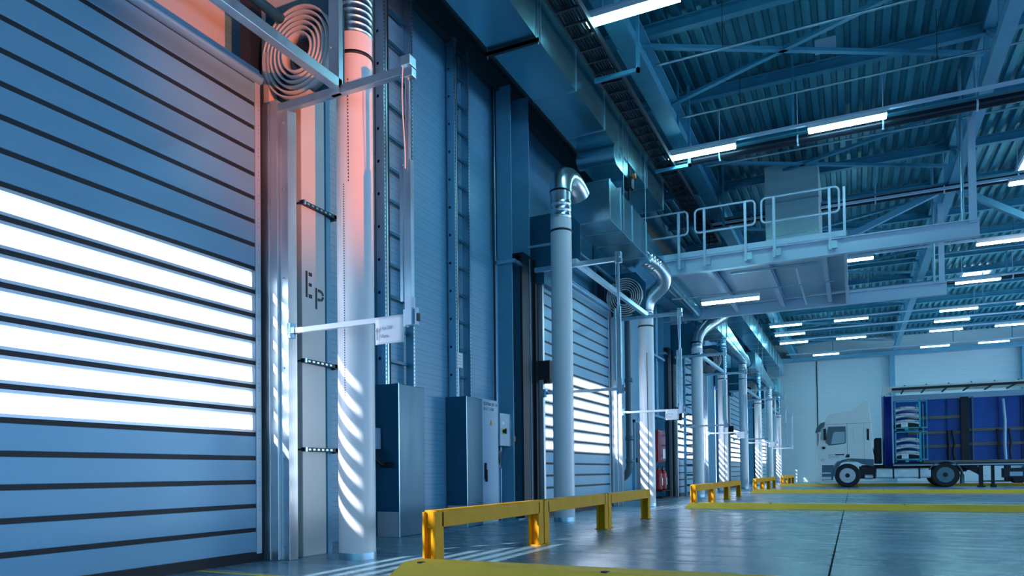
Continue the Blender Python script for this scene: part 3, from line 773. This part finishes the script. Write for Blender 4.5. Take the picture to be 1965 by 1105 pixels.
# ------------------------------------------------------------------ roof steel
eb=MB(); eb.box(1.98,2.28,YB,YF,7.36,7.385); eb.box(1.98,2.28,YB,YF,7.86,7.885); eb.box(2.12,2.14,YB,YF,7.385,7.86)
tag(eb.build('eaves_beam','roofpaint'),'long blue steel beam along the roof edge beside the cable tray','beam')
yy0=1.72; idx=0
RB=[]
k=0; yv=4.22
labels_r=[]
y=2.07
n_r=0
ordw=['first','second','third','fourth','fifth','sixth','seventh','eighth','ninth','tenth','eleventh','twelfth','thirteenth','fourteenth','fifteenth','sixteenth','seventeenth','eighteenth']
rbm=None
while y<46.8:
    lb='blue roof purlin beam across the hall, %s counted from the camera'%ordw[n_r]
    if rbm is None:
        q=MB(); z0=8.27
        q.box(.1,HX,y-.07,y+.07,z0,z0+.02); q.box(.1,HX,y-.09,y+.09,z0+.18,z0+.2); q.box(.1,HX,y-.008,y+.008,z0+.02,z0+.18)
        rbm=q.build('roof_beam','roofpaint'); tag(rbm,lb,'beam','roof purlin beams'); yb0=y
    else:
        c=rbm.copy(); COL.objects.link(c); c.location=(0,y-yb0,0); c['label']=lb
    y+=2.52; n_r+=1
# girder truss along Y
def truss(x,label,zl=7.42,zh=8.42):
    t=thing('roof_truss',label,'roof truss',(x,25,zl),'roof trusses along the hall')
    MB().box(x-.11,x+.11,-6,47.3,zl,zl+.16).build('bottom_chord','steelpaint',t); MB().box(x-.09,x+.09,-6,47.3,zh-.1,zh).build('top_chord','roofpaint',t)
    y=-4.2; s=0
    while y<46:
        MB().box(x-.05,x+.05,y-.05,y+.05,zl+.16,zh-.1).build('vertical','steelpaint',t)
        MB().bar((x,y,zl+.1),(x,y+1.26,zh-.08),.08,.08).build('diagonal','steelpaint',t)
        MB().bar((x,y+2.52,zl+.1),(x,y+1.26,zh-.08),.08,.08).build('diagonal','roofpaint',t)
        y+=2.52
    return t
truss(7.45,'long blue grey roof truss above the right end of the platform')
truss(15.5,'roof truss further out in the hall to the right')
# horizontal bracing
k=0
mk=None
for b in range(9):
    y=1.42+5.04*b
    for (a,c,w) in ((y,y+3.0,'rising away'),(y+2.4,y-.1,'rising toward the camera')):
        q=MB(); q.bar((1.85,a,7.86),(7.35,c,7.86),.09,.06)
        o=q.build('roof_brace','roofpaint'); tag(o,'diagonal flat roof brace %s, %s pair from the camera'%(w,ordw[b]),'brace','diagonal roof braces')
for (p_,q_,lb) in (((5.2,20.3,6.75),(7.35,20.3,7.6),'sloping strut left of the truss above the platform'),((9.2,20.3,6.45),(7.5,20.3,7.6),'sloping strut right of the truss above the platform')):
    tag(MB().bar(p_,q_,.14,.14).build('roof_strut','steelpaint'),lb,'strut')
# thin conduits under the purlins
for i,(yy,z) in enumerate(((11.9,7.62),(13.9,7.62),(16.4,7.62),(26.6,7.62),(31.7,7.62))):
    sk=MB().cyl((2.3,yy,z),(14,yy,z),.022,8).build('sprinkler_pipe','galv')
    for hx in (3.4,6.6,9.8,13): MB().cyl((hx,yy,z),(hx,yy,8.52),.006,6).build('hanging_rod','dark',sk)
    tag(sk,'thin silver pipe under the roof beams, %s from the camera'%ordw[i],'pipe','thin roof pipes')
# black pipes
BP=[(14.62,7.05,'thick black pipe below the second lamp row'),(19.6,7.35,'thick black pipe above the platform end'),(28.9,7.2,'thick black pipe beyond the platform near the far lamps')]
for (yy,z,lb) in BP:
    b_=thing('heating_pipe',lb,'pipe',(8,yy,z),'thick black roof pipes')
    MB().cyl((1.75,yy,z),(15,yy,z),.085,16).build('pipe','bpipe',b_)
    MB().box(1.75,15,yy-.1,yy+.1,z+.1,z+.12).build('carrier_rail','roofpaint',b_)
    x=2.9
    while x<15:
        q=MB(); q.cyl((x,yy,z-.11),(x,yy,z+.9),.009,6); q.ring((x,yy,z),'x',.085,.095,-.015,.015,16); q.lathe((x,yy,z-.10),'z',[(0,-.02),(.02,-.01),(.02,.01),(0,.02)],8)
        q.build('clamp','rail',b_); x+=1.45

# ------------------------------------------------------------------ lamps
lamp0=thing('strip_lamp','','lamp',(0,0,7.03),'lit fluorescent strip lamps')
q=MB(); q.prism([(-.085,7.03),(.085,7.03),(.06,7.12),(-.06,7.12)],'x',0,1.3); q.build('housing','lamp',lamp0)
q=MB(); q.prism([(-.078,7.03),(.078,7.03),(.066,6.985),(-.066,6.985)],'x',.01,1.29); q.build('diffuser','tube',lamp0)
rows=[(9.4,[1.95,4.55],'nearest row'),(14.24,[1.96,4.55],'second row'),(18.95,[8.42],'third row'),(23.7,[4.55,8.43],'fourth row'),
      (28.35,[8.43],'fifth row'),(33.1,[2.0,4.57,8.42,10.97],'row above the truck front'),(35.4,[2.0,8.43],'row behind the truck roof'),(37.75,[2.0,4.55,8.45,10.97],'next to last row'),(42.5,[3.3,8.44,10.98],'farthest row')]
first=True
pos=['leftmost lamp','second lamp from the left','third lamp from the left','fourth lamp from the left']
for (yy,xs,w) in rows:
    rl=thing('lamp_rail','x','lamp rail',(8.2,yy,7.12))
    MB().box(1.95,14.5,yy-.035,yy+.035,7.12,7.17).build('rail_profile','rail',rl)
    for hx in (2.16,4.3,9.9,12.4): MB().box(hx-.02,hx+.02,yy-.02,yy+.02,7.17,8.52).build('hanger_bar','roofpaint',rl)
    tag(rl,'pale carrier rail of the %s'%(w if 'lamp' in w else w+' of lamps') if True else '','lamp rail','lamp carrier rails')
    for i,x in enumerate(xs):
        lb='lit white strip lamp, %s of the %s'%(pos[i],w)
        if first: lamp0.location=(x,yy,7.03); lamp0['label']=lb; first=False
        else:
            c=dup(lamp0,(0,0,0),lb); c.location=(x,yy,7.03)
    hr=MB()
for ch in lamp0.children: pass
bx_=thing('junction_box','pale square junction box on a roof purlin right of the platform unit','junction box',(4.9,13.55,8.2))
MB().box(4.72,5.06,13.5,13.62,8.06,8.27).build('box','rail',bx_,.006)
pl=dup(lamp0,(0,0,0),'lit strip lamp hanging under the platform'); pl.location=(2.02,17.2,4.72)

# ------------------------------------------------------------------ service platform
sp=thing('service_platform','pale steel service platform bridging above the second lane','platform',(4.5,18.4,5.2))
def ibeam(x0,x1,y,z0,z1,name,m='rail'):
    q=MB(); q.box(x0,x1,y-.07,y+.07,z0,z0+.02); q.box(x0,x1,y-.09,y+.09,z1-.02,z1); q.box(x0,x1,y-.008,y+.008,z0+.02,z1-.02); return q.build(name,m,sp)
ibeam(.1,7.44,16.0,5.13,5.46,'front_beam'); ibeam(.1,7.40,20.9,5.11,5.42,'back_beam')
for x in (1.1,2.35,3.55,4.72):
    q=MB(); q.box(x-.05,x+.05,16.09,20.81,5.20,5.215); q.box(x-.006,x+.006,16.09,20.81,5.215,5.40); q.box(x-.05,x+.05,16.09,20.81,5.385,5.40); q.build('cross_joist','rail',sp)
MB().box(.3,5.15,15.95,20.95,5.46,5.48).build('deck_plate','platedeck',sp)
MB().box(5.10,5.16,16.05,20.85,5.12,5.46).build('end_beam','rail',sp)
MB().box(.3,5.15,15.93,15.945,5.48,5.60).build('toe_board','rail',sp)
q=MB(); q.cyl((1.3,17.25,4.9),(4.9,17.25,4.9),.016,8); q.cyl((2.8,16.5,5.16),(4.6,16.5,5.16),.03,8); q.cyl((4.15,16.5,5.1),(4.15,20.3,5.1),.02,8); q.build('conduit','galv',sp)
for (x,y) in ((7.34,16.0),(7.30,20.9)):
    MB().box(x-.06,x+.06,y-.05,y+.05,5.4,7.45).build('hanger','rail',sp); MB().cyl((x-.17,y,5.45),(x-.17,y,8.4),.03,10).build('hanger_tube','galv',sp)
def railing(label,x0,x1,posts,y=15.9,open_left=False):
    r=thing('platform_railing',label,'railing',((x0+x1)/2,y,5.48),'railings on the platform')
    zt,zm=6.50,5.98; R=.022; c=.09
    q=MB()
    loop=[]
    def corner(cx,cz,a0,a1): return [(cx+c*math.cos(math.radians(a)),y,cz+c*math.sin(math.radians(a))) for a in range(a0,a1+(1 if a1>a0 else -1),15 if a1>a0 else -15)]
    loop=corner(x1-c,zt-c,90,0)+corner(x1-c,zm+c,0,-90)+([] if open_left else corner(x0+c,zm+c,270,180)+corner(x0+c,zt-c,180,90))
    if open_left: loop=[(x0,y,zt)]+loop+[(x0,y,zm)]
    else: loop=loop+[loop[0]]
    q.tube(loop,R,10); q.build('rail_loop','rail',r)
    for px in posts:
        q=MB(); q.box(px-.025,px+.025,y-.025,y+.025,5.22,zt-.01); q.build('post','rail',r)
        q=MB(); q.box(px-.03,px+.13,y+.0,y+.04,5.25,5.40); q.build('foot_bracket','galv',r)
    return r
railing('left piece of platform railing beside the duct end',.7,1.98,[1.78],open_left=True)
railing('middle piece of platform railing with two posts',2.14,3.40,[2.34,3.20])
railing('right piece of platform railing in front of the metal unit',3.53,5.03,[3.78,4.85])
rp=thing('railing_post','single end post standing alone right of the platform railing','post',(5.12,15.9,5.48)); MB().box(5.10,5.15,15.88,15.93,5.46,6.47).build('post','rail',rp)
vu=thing('ventilation_unit','tall sheet metal ventilation unit standing on the platform','ventilation unit',(4.0,19.3,5.48))
MB().box(3.40,4.58,18.0,20.2,5.49,8.0).build('unit_body','unit',vu,.006); 
for z in (6.3,7.1): 
    q=MB(); q.box(3.388,4.592,17.988,18.0,z,z+.02); q.build('seam','galv',vu)
vu2=thing('duct_piece','low metal duct piece on the left end of the platform','duct piece',(1.9,18,5.48)); MB().box(1.55,2.25,17.2,18.4,5.49,5.95).build('body','sheet',vu2,.004); MB().box(2.27,2.33,17.2,17.3,5.49,5.95).build('end_post','rail',vu2)
vu3=thing('platform_post','short pale post on the platform right of the metal unit','post',(4.8,17.6,5.48)); MB().box(4.75,4.83,17.5,17.6,5.49,6.05).build('post_body','rail',vu3)

# ------------------------------------------------------------------ end wall details
ec=MB(); ec.box(7.2,7.48,47.1,47.39,0,7.6)
tag(ec.build('steel_column','steelpaint'),'grey steel column on the end wall above the trailer','column')
struct('trim_5',B(3.25,3.30,47.37,47.40,0,7.4),'joint','thin vertical panel joint on the end wall','wall joint')
ec=MB(); ec.box(13.6,13.9,47.1,47.39,0,7.6); tag(ec.build('steel_column','steelpaint'),'steel column on the end wall at the right edge','column')
eb=MB(); eb.box(.2,HX,46.9,47.3,7.35,7.5); eb.box(.2,HX,45.6,45.75,7.2,7.4); tag(eb.build('end_beam','steelpaint'),'pair of pale beams across the top of the end wall','beam')

# ------------------------------------------------------------------ truck (side view, nose toward the doors, along X)
TY=32.3; W=2.35
tk=thing('truck','white truck tractor with dark windows and number 42 parked across the lane','truck',(5.9,TY+1.2,0))
cabp=[(3.86,.62),(3.83,1.0),(3.85,1.55),(3.93,2.05),(4.02,2.52),(4.12,2.66),(4.22,2.90),(4.34,3.0),(4.9,3.10),(5.78,3.14),(5.84,3.05),(5.90,2.5),(5.92,.95),(5.55,.93),(5.4,1.06),(4.62,1.06),(4.5,.93),(4.40,.62)]
MB().prism(cabp,'y',TY,TY+W).build('cab','cab',tk,.03)
lowp=[(3.90,.93),(4.55,.93),(4.72,1.06),(5.36,1.06),(5.55,.92),(5.92,.92),(5.92,1.10),(5.45,1.16),(4.65,1.16),(4.5,1.02),(3.9,.96)]
MB().prism([(4.42,.45),(4.50,.45),(4.56,.72),(4.74,1.0),(5.0,1.10),(5.3,1.06),(5.5,.95),(5.93,.83),(5.94,1.13),(5.1,1.18),(4.78,1.13),(4.55,.95),(4.46,.72)],'y',TY-.03,TY+.3).build('wheel_arch','cabdark',tk,.01)
q=MB(); q.prism([(3.97,.30),(4.42,.30),(4.46,.92),(3.97,.92)],'y',TY-.008,TY+.35); q.build('step_panel','cabdark',tk); 
q=MB(); q.box(4.0,4.36,TY-.03,TY+.1,.32,.44); q.box(4.02,4.34,TY-.02,TY+.1,.56,.62); q.build('step','tank',tk)
q=MB(); q.prism([(3.80,.22),(4.0,.20),(4.02,.92),(3.84,.92),(3.78,.6)],'y',TY-.02,TY+W+.02); q.build('bumper','cab',tk,.02)
MB().box(3.80,3.99,TY-.03,TY+.02,.62,.85).build('headlamp','paper',tk,.01)
# windows
win=[(4.16,1.86),(4.28,2.50),(4.93,2.50),(4.93,1.83),(4.87,1.78),(4.3,1.72)]
MB().prism(win,'y',TY-.012,TY+.02).build('side_window','glass',tk)
MB().prism([(4.38,1.78),(4.46,2.22),(4.52,2.28),(4.90,2.28),(4.90,1.85),(4.84,1.81)],'y',TY-.016,TY).build('window_reflection_pane','paleglass',tk)  # reflection put into the colour as a paler pane
q=MB(); q.prism([(3.895,1.62),(3.935,1.62),(4.075,2.50),(4.035,2.54)],'y',TY+.05,TY+W-.05); q.build('windscreen','glass',tk)
q=MB(); q.prism([(3.78,2.27),(3.84,2.46),(4.0,2.66),(4.17,2.71),(4.13,2.50),(4.0,2.42),(3.88,2.27)],'y',TY-.03,TY+W+.03); q.build('sun_visor','glass',tk)
MB().box(4.10,4.20,TY-.16,TY-.0,1.95,2.42).build('mirror','chassis',tk,.02); MB().box(4.04,4.16,TY-.10,TY+.0,1.58,1.68).build('kerb_mirror','chassis',tk,.02)
q=MB(); 
for (a,b2) in ((4.98,4.99),(5.60,5.605)): q.box(a,b2,TY-.003,TY+.01,1.1,2.62)
q.box(3.95,5.9,TY-.003,TY+.01,2.60,2.607); q.build('panel_gap','chassis',tk)
q=MB(); q.prism([(5.22,1.85),(5.50,1.85),(5.50,2.50),(5.22,2.50)],'y',TY-.008,TY+.01); q.build('side_panel','cab',tk,.006)
q=MB(); q.prism([(5.70,1.92),(5.79,1.90),(5.79,2.36),(5.70,2.38)],'y',TY-.008,TY+.01); q.build('air_intake','chassis',tk)
q=MB(); q.prism([(4.90,1.22),(5.06,1.22),(5.06,1.35),(4.95,1.35)],'y',TY-.008,TY+.01); q.build('door_handle_recess','chassis',tk)
q=MB(); q.prism([(5.02,3.10),(5.72,3.48),(5.79,3.46),(5.84,3.02),(5.6,3.13)],'y',TY+.05,TY+.14); q.prism([(5.02,3.10),(5.72,3.48),(5.79,3.46),(5.80,3.12)],'y',TY+.14,TY+W-.14); q.prism([(5.02,3.10),(5.72,3.48),(5.79,3.46),(5.84,3.02),(5.6,3.13)],'y',TY+W-.14,TY+W-.05)
q.build('roof_deflector','cab',tk,.01)
text_mesh('42',.14,'greyink',tk,'lettering',(3.98,TY-.004,1.08),(1,0,0),(0,0,1))
q=MB(); q.box(4.52,4.86,TY-.004,TY,1.315,1.365); q.build('name_stripe','ink',tk)
q=MB()
for k,(a,b2) in enumerate(((4.27,4.5),(4.27,4.68),(4.27,4.66))): q.box(a,b2,TY-.004,TY,1.345-.06*k-.012,1.345-.06*k+.008)
q.build('small_print','greyink',tk)
def wheel(x,y,parent,name,rimmat,R=.485,Wd=.30):
    MB().lathe((x,y,R),'y',[(.29,0),(.31,-.0),(R-.05,-.005),(R-.008,.03),(R,.08),(R,Wd-.05),(R-.05,Wd),(.3,Wd)],36).build(name,'tyre',parent)
    w=parent.children[-1] if False else None
    q=MB(); q.lathe((x,y,R),'y',[(.30,-.002),(.285,.012),(.26,.012),(.24,.05),(.12,.05)],32); q.lathe((x,y,R),'y',[(.235,.051),(0,.052)],32); ro=q.build('rim',rimmat,parent)
    q=MB(); 
    for k in range(10):
        a=2*math.pi*k/10; q.lathe((x+.18*math.cos(a),y,R+.18*math.sin(a)),'y',[(0,.032),(.036,.032),(.036,.0495)],10)
    q.build('rim_hole','chassis',ro)
    MB().lathe((x,y,R),'y',[(.10,.05),(.09,.0),(.07,-.02),(0,-.022)],20).build('hub','chassis',ro)
wheel(4.97,TY-.02,tk,'front_wheel','rim'); wheel(4.97,TY+W-.30,tk,'front_wheel','rim')
wheel(8.41,TY-.02,tk,'drive_wheel','rimdark'); wheel(8.41,TY+W-.32,tk,'drive_wheel','rimdark')
q=MB(); q.box(5.5,9.3,TY+.65,TY+.75,.65,.9); q.box(5.5,9.3,TY+1.6,TY+1.7,.65,.9); q.box(5.6,9.2,TY+.7,TY+1.7,.6,.66); q.box(5.4,6.0,TY+.1,TY+.5,.35,.85); q.build('chassis_frame','chassis',tk)
for (a,b2) in ((6.02,6.62),(6.64,7.52),(7.54,7.92)):
    q=MB(); q.prism([(TY+.03,.36),(TY+.01,.42),(TY+.01,.70),(TY+.05,.76),(TY+.6,.76),(TY+.6,.36)],'x',a,b2); q.build('fuel_tank','tank',tk,.02)
for a in (6.63,7.53): MB().box(a-.03,a+.03,TY-.0,TY+.6,.34,.78).build('tank_strap','chassis',tk)
MB().lathe((5.75,TY+.1,.42),'x',[(0,-.16),(.10,-.14),(.10,.14),(0,.16)],14).build('air_tank','tank',tk)
def arcfender(x,parent):
    q=MB(); N=10; vs=[]
    for i in range(N+1):
        a=math.radians(160-165*i/N)
        for rr in (.56,.60):
            for yy in (TY-.04,TY+.5): vs.append((x+rr*math.cos(a)*1.0,yy,.485+rr*math.sin(a)*.92))
    for i in range(N):
        o=4*i; q.add([vs[o+k] for k in range(8)],[(0,1,5,4),(2,6,7,3),(0,4,6,2),(1,3,7,5)])
    q.box(x+.53,x+.62,TY-.04,TY+.5,.12,.5); q.build('mudguard','cabdark',parent)
arcfender(8.41,tk)
q=MB(); q.box(6.0,6.24,TY+.35,TY+2.0,.95,2.0); q.build('rear_cab_stack','chassis',tk,.03)
q=MB()
for k in range(4): q.tube(arc((5.93,TY+.5+.12*k,1.6),(6.0,TY+.4,1.0+.1*k),(6.1,TY+.6,1.3),8),.02,6)
q.build('air_hose','rubber',tk)
# trailer
tr=thing('trailer','open curtain side trailer with blue inner wall behind the white tractor','trailer',(11,TY+1.2,0))
X0,X1=6.33,19.6
q=MB(); q.box(X0,X1,TY+.0,TY+W,.82,.95); q.build('floor_frame','chassis',tr)
q=MB(); q.box(X0+.3,X1,TY-.012,TY,.85,.9); q.build('side_rail','trailerrail',tr)
MB().box(X0,X1,TY+W-.03,TY+W,.95,3.75).build('far_curtain','blue',tr)
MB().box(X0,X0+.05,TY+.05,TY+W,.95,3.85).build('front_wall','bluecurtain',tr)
q=MB(); N=24; vs=[]
for i in range(N+1):
    vs.append((X0+.03+.24*i/N+.0, TY+.03+.05*math.sin(i*1.9)))
q.add([(a,b2,.85) for a,b2 in vs]+[(a,b2,3.62) for a,b2 in vs],[(i,i+1,N+2+i,N+1+i) for i in range(N)],True)
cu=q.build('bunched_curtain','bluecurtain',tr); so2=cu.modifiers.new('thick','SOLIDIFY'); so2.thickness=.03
q=MB(); q.box(X0+.28,X0+.34,TY,TY+.06,.9,3.8); q.build('front_post','trailerrail',tr)
q=MB(); q.box(X0-.02,X1,TY-.02,TY+.04,3.86,3.95); q.build('near_roof_rail','chassis',tr)
q=MB(); q.box(X0,X1,TY-.03,TY+.10,3.955,4.02); q.build('roof_edge','white_trim',tr)
q=MB(); q.box(X0,X1,TY+.04,TY+W,3.97,3.985); q.build('roof_sheet','trailerroof',tr)
q=MB(); q.box(X0,X1,TY+W-.12,TY+W-.03,3.62,3.85); q.build('far_roof_rail','trailerrail',tr)
q=MB(); q.prism([(X0-.04,3.62),(X0+.30,3.84),(X0+.30,4.02),(X0-.02,4.03)],'y',TY-.04,TY+.2); q.build('front_corner_cap','white_trim',tr)
for k in range(17):
    x=X0+.75+.75*k; MB().bar((x,TY+.04,3.93),(x-.0,TY+W-.1,3.93),.05,.05).build('roof_bow','chassis',tr)
    MB().lathe((x,TY-.03,4.03),'z',[(.03,-.01),(.03,.02),(0,.025)],8).build('roof_clip','chassis',tr)
for x in (7.95,8.75,10.55,11.3,12.2): MB().box(x-.02,x+.02,TY+W-.09,TY+W-.03,.95,3.66).build('curtain_strut','bluecurtain',tr)
for x in (9.35,11.55): MB().box(x-.14,x+.14,TY+W-.25,TY+W-.03,.95,3.66).build('stanchion','chassis',tr)
MB().box(9.6,9.66,TY+W-.2,TY+W-.03,.95,3.66).build('stanchion_edge','cabdark',tr)
for (a,b2,z) in ((7.3,9.2,2.86),(7.3,9.2,2.22),(7.3,9.2,1.66),(9.5,13.9,2.30),(9.5,13.9,1.72)): MB().box(a,b2,TY+W-.16,TY+W-.12,z-.06,z+.06).build('timber_slat','wood',tr)
MB().box(7.7,14,TY+.3,TY+W-.1,.95,1.05).build('load_floor_edge','wood',tr)
q=MB(); q.tube([(10.65,TY+W-.3,3.5),(10.7,TY+W-.33,2.6),(10.68,TY+W-.3,1.7),(10.7,TY+W-.32,1.0)],.06,10); q.build('plastic_sheet_roll','trailerrail',tr)
for k,(x,dx) in enumerate(((8.75,.02),(8.88,.10),(10.45,.05),(10.85,.06))):
    s=thing('cargo_strap','dark cargo strap hanging on the blue trailer wall, %s from the left'%ordw[k],'strap',(x,TY+W-.3,1.7),'hanging cargo straps')
    q=MB(); q.tube([(x,TY+W-.22,2.3),(x+dx,TY+W-.25,1.8),(x+dx*.3,TY+W-.24,1.4),(x+dx,TY+W-.23,1.0)],.045,8); q.build('webbing','rubber',s)
q=MB(); q.box(9.55,9.68,TY+.25,TY+.40,.05,.85); q.box(9.95,10.05,TY+.25,TY+.4,.1,.85); q.box(9.5,9.75,TY+.2,TY+.45,0,.06); q.box(9.93,10.1,TY+.22,TY+.42,0,.1); q.build('landing_leg','chassis',tr)
q=MB(); q.prism([(9.0,.82),(9.5,.82),(9.7,.45),(9.6,.45)],'y',TY+.3,TY+.5); q.build('leg_brace','chassis',tr)
MB().lathe((9.75,TY+.24,.42),'y',[(.05,0),(.05,-.03),(0,-.03)],10).build('crank_hub','rim',tr)
q=MB(); q.box(10.3,13.0,TY+.05,TY+.5,.36,.72); q.build('side_guard_box','chassis',tr,.02); MB().box(10.5,10.9,TY+.04,TY+.05,.42,.58).build('box_plate','trailerrail',tr)
for k in range(3): wheel(15.2+1.3*k,TY+.02,tr,'trailer_wheel','rim')
# racks with car panels
def rack(z0,label,gi):
    r=thing('transport_rack',label,'rack',(7.1,TY+.6,z0),'turquoise transport racks in the trailer')
    xa,xb=6.72,7.62; ya,yb=TY+.12,TY+2.0; H=1.18 if gi else 1.22
    q=MB()
    for x in (xb-.06,): q.box(x,x+.07,ya,ya+.07,z0,z0+H+.1)
    q.build('post','rack',r)
    for (x,yy) in ((xa,ya),(xa,yb),(xb,yb),(xb+.22,yb)): MB().box(x,x+.04,yy,yy+.04,z0,z0+H).build('corner_post','rack',r)
    q=MB(); q.box(xa,xb+.24,ya,ya+.05,z0+.08,z0+.13); q.box(xa,xb,yb,yb+.05,z0+.08,z0+.13); q.box(xa+.35,xa+.47,ya,yb,z0,z0+.09); q.box(xa,xa+.04,ya,yb+.03,z0+.085,z0+.12); q.build('base_frame','rack',r)
    MB().box(xa,xb+.24,ya,ya+.04,z0+H-.04,z0+H).build('top_bar','rack',r)
    q=MB(); q.box(xb+.21,xb+.235,ya,ya+.03,z0+.1,z0+H); q.build('gate_bar','rack',r)
    for k in range(3): 
        MB().box(xa,xb+.1,ya+.02,ya+.05,z0+.34+.26*k,z0+.355+.26*k).build('shelf_bar','rubber',r)
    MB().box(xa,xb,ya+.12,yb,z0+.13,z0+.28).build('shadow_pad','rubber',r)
    n=thing('paper_note','white paper label on the %s turquoise rack'%('lower' if not gi else 'upper'),'note',(7.05,TY+.11,z0+.2),'paper labels on the racks')
    MB().box(6.94,7.18,TY+.105,TY+.11,z0+.14,z0+.33).build('sheet','paper',n)
    q=MB(); q.box(6.98,7.12,TY+.1035,TY+.105,z0+.26,z0+.275); q.box(6.98,7.09,TY+.1035,TY+.105,z0+.21,z0+.22); q.build('writing','greyink',n)
    return r
rack(1.0,'lower turquoise transport rack at the trailer front holding curved white panels',0)
rack(2.25,'upper turquoise transport rack stacked at the trailer front',1)
hp=thing('car_panel','','car panel',(7.15,TY+.6,1.36),'white curved car panels in the racks')
q=MB(); NX,NY=14,5; vs=[]
for sft in (0,-.15):
    for i in range(NX+1):
        for jx in range(NY+1):
            u=i/NX; v=jx/NY; x=6.74+.86*u; yy=TY+.14+1.8*v
            z=1.36+.10*math.sin(math.pi*(.08+.84*u))+.05*v+sft+(-.06 if jx==0 and sft==0 else 0)
            vs.append((x,yy,z))
nn=(NX+1)*(NY+1); fs=[]
for i in range(NX):
    for jx in range(NY):
        a=i*(NY+1)+jx; fs += [(a,a+1,a+NY+2,a+NY+1),(nn+a,nn+a+NY+1,nn+a+NY+2,nn+a+1)]
for i in range(NX): a=i*(NY+1); fs.append((a,a+NY+1,nn+a+NY+1,nn+a))
q.add(vs,fs,True); q.build('skin','hood',hp)
for xx in (6.83,7.40): MB().prism([(xx,1.335),(xx+.10,1.355),(xx+.07,1.375)],'y',TY+.12,TY+.14).build('latch','ink',hp)
MB().tube([(7.0,TY+.125,1.375),(7.06,TY+.125,1.40),(7.09,TY+.125,1.36)],.006,6).build('seam','ink',hp)
lv=['bottom','middle','top']
for g_ in range(2):
    for k in range(3):
        lb='white curved car panel, %s one in the %s rack'%(lv[k],'lower' if g_==0 else 'upper')
        if g_==0 and k==0: hp['label']=lb
        else: dup(hp,(0,0,1.25*g_+.265*k),lb)
# orange forklift far behind under the trailer
fk=thing('forklift','small orange vehicle glimpsed behind the trailer at the right edge','vehicle',(12.6,40,0))
MB().box(11.75,13.4,39.6,40.6,.28,.62).build('body','orange',fk,.06)
q=MB(); q.prism([(12.2,.6),(13.3,.6),(13.3,1.2),(12.6,1.2)],'y',39.7,40.5); q.build('seat_hood','chassis',fk,.03)
q=MB(); q.box(11.6,11.75,39.7,39.8,.1,2.0); q.box(11.6,11.75,40.4,40.5,.1,2.0); q.box(10.6,11.7,39.75,39.85,.08,.14); q.box(10.6,11.7,40.35,40.45,.08,.14); q.build('mast','chassis',fk)
for x in (12.05,13.1):
    for yy in (39.55,40.45): MB().lathe((x,yy,.24),'y',[(.0,0),(.24,.0),(.24,.2),(0,.2)],20).build('wheel','tyre',fk)

# ------------------------------------------------------------------ lights
def area(name,loc,rot,sx,sy,power,col):
    l=bpy.data.lights.new(name,'AREA'); l.shape='RECTANGLE'; l.size=sx; l.size_y=sy; l.energy=power; l.color=col
    o=bpy.data.objects.new(name,l); COL.objects.link(o); o.location=loc; o.rotation_euler=rot; return o
sun=bpy.data.lights.new('sun','SUN'); sun.energy=75; sun.angle=.022; sun.color=(1,.96,.9)
so3=bpy.data.objects.new('sun',sun); COL.objects.link(so3)
sd=Vector((.49*.872,.87*.872,-.488)); so3.rotation_euler=sd.to_track_quat('-Z','Y').to_euler()
FILL_BLUE=(.08,.50,.86)
area('side fill light',(HX-.05,19,3.0),(0,math.radians(90),0),4.0,52,420,FILL_BLUE)  # added blue fill along the unseen right wall
area('far side fill light',(HX-.05,37,3.4),(0,math.radians(90),0),4.4,18,4600,(.80,.95,1.0))  # added pale fill to brighten the end wall and truck
area('back fill light',(12,YB+.1,3.0),(math.radians(90),0,0),20,4.5,650,(.24,.66,.92))  # added fill in front of the closed back wall, no opening there
# warm work light out in the hall
wl_=bpy.data.lights.new('warm floodlight','SPOT'); wl_.energy=7000; wl_.color=(1,.20,.0); wl_.spot_size=math.radians(23); wl_.spot_blend=.85; wl_.shadow_soft_size=.12
o=bpy.data.objects.new('warm floodlight',wl_); COL.objects.link(o); o.location=(10,.75,1.15)
o.rotation_euler=(Vector((.8,5.25,4.55))-Vector((10,.75,1.15))).to_track_quat('-Z','Y').to_euler()

w=bpy.data.worlds.new('sky'); S.world=w; w.use_nodes=True
bg=w.node_tree.nodes['Background']; bg.inputs['Color'].default_value=(.38,.62,1.0,1); bg.inputs['Strength'].default_value=7.5

# ------------------------------------------------------------------ camera (fitted)
yaw,pit,rol=[math.radians(v) for v in (25.53437,1.117757,-.640934)]
F=1371.598; CY=880.128; IW,IH=1965,1105
c,s=math.cos(yaw),math.sin(yaw)
r=Vector((c,s,0)); f_=Vector((-s,c,0)); u=Vector((0,0,1))
cp,sp_=math.cos(pit),math.sin(pit)
f2=f_*cp+u*sp_; u2=f_*(-sp_)+u*cp
cr,sr=math.cos(rol),math.sin(rol)
right=r*cr+u2*sr; up=r*(-sr)+u2*cr
cam=bpy.data.cameras.new('camera'); co=bpy.data.objects.new('camera',cam); COL.objects.link(co)
mw=Matrix((( right.x,up.x,-f2.x,5.2),(right.y,up.y,-f2.y,0),(right.z,up.z,-f2.z,.75),(0,0,0,1)))
co.matrix_world=mw
cam.sensor_fit='HORIZONTAL'; cam.sensor_width=36; cam.lens=36*F/IW; cam.shift_x=0; cam.shift_y=(CY-IH/2)/IW
cam.clip_start=.05; cam.clip_end=300
S.camera=co
S.view_settings.view_transform='Standard'; S.view_settings.look='None'; S.view_settings.gamma=1; S.view_settings.exposure=-.55
S.view_settings.use_curve_mapping=False
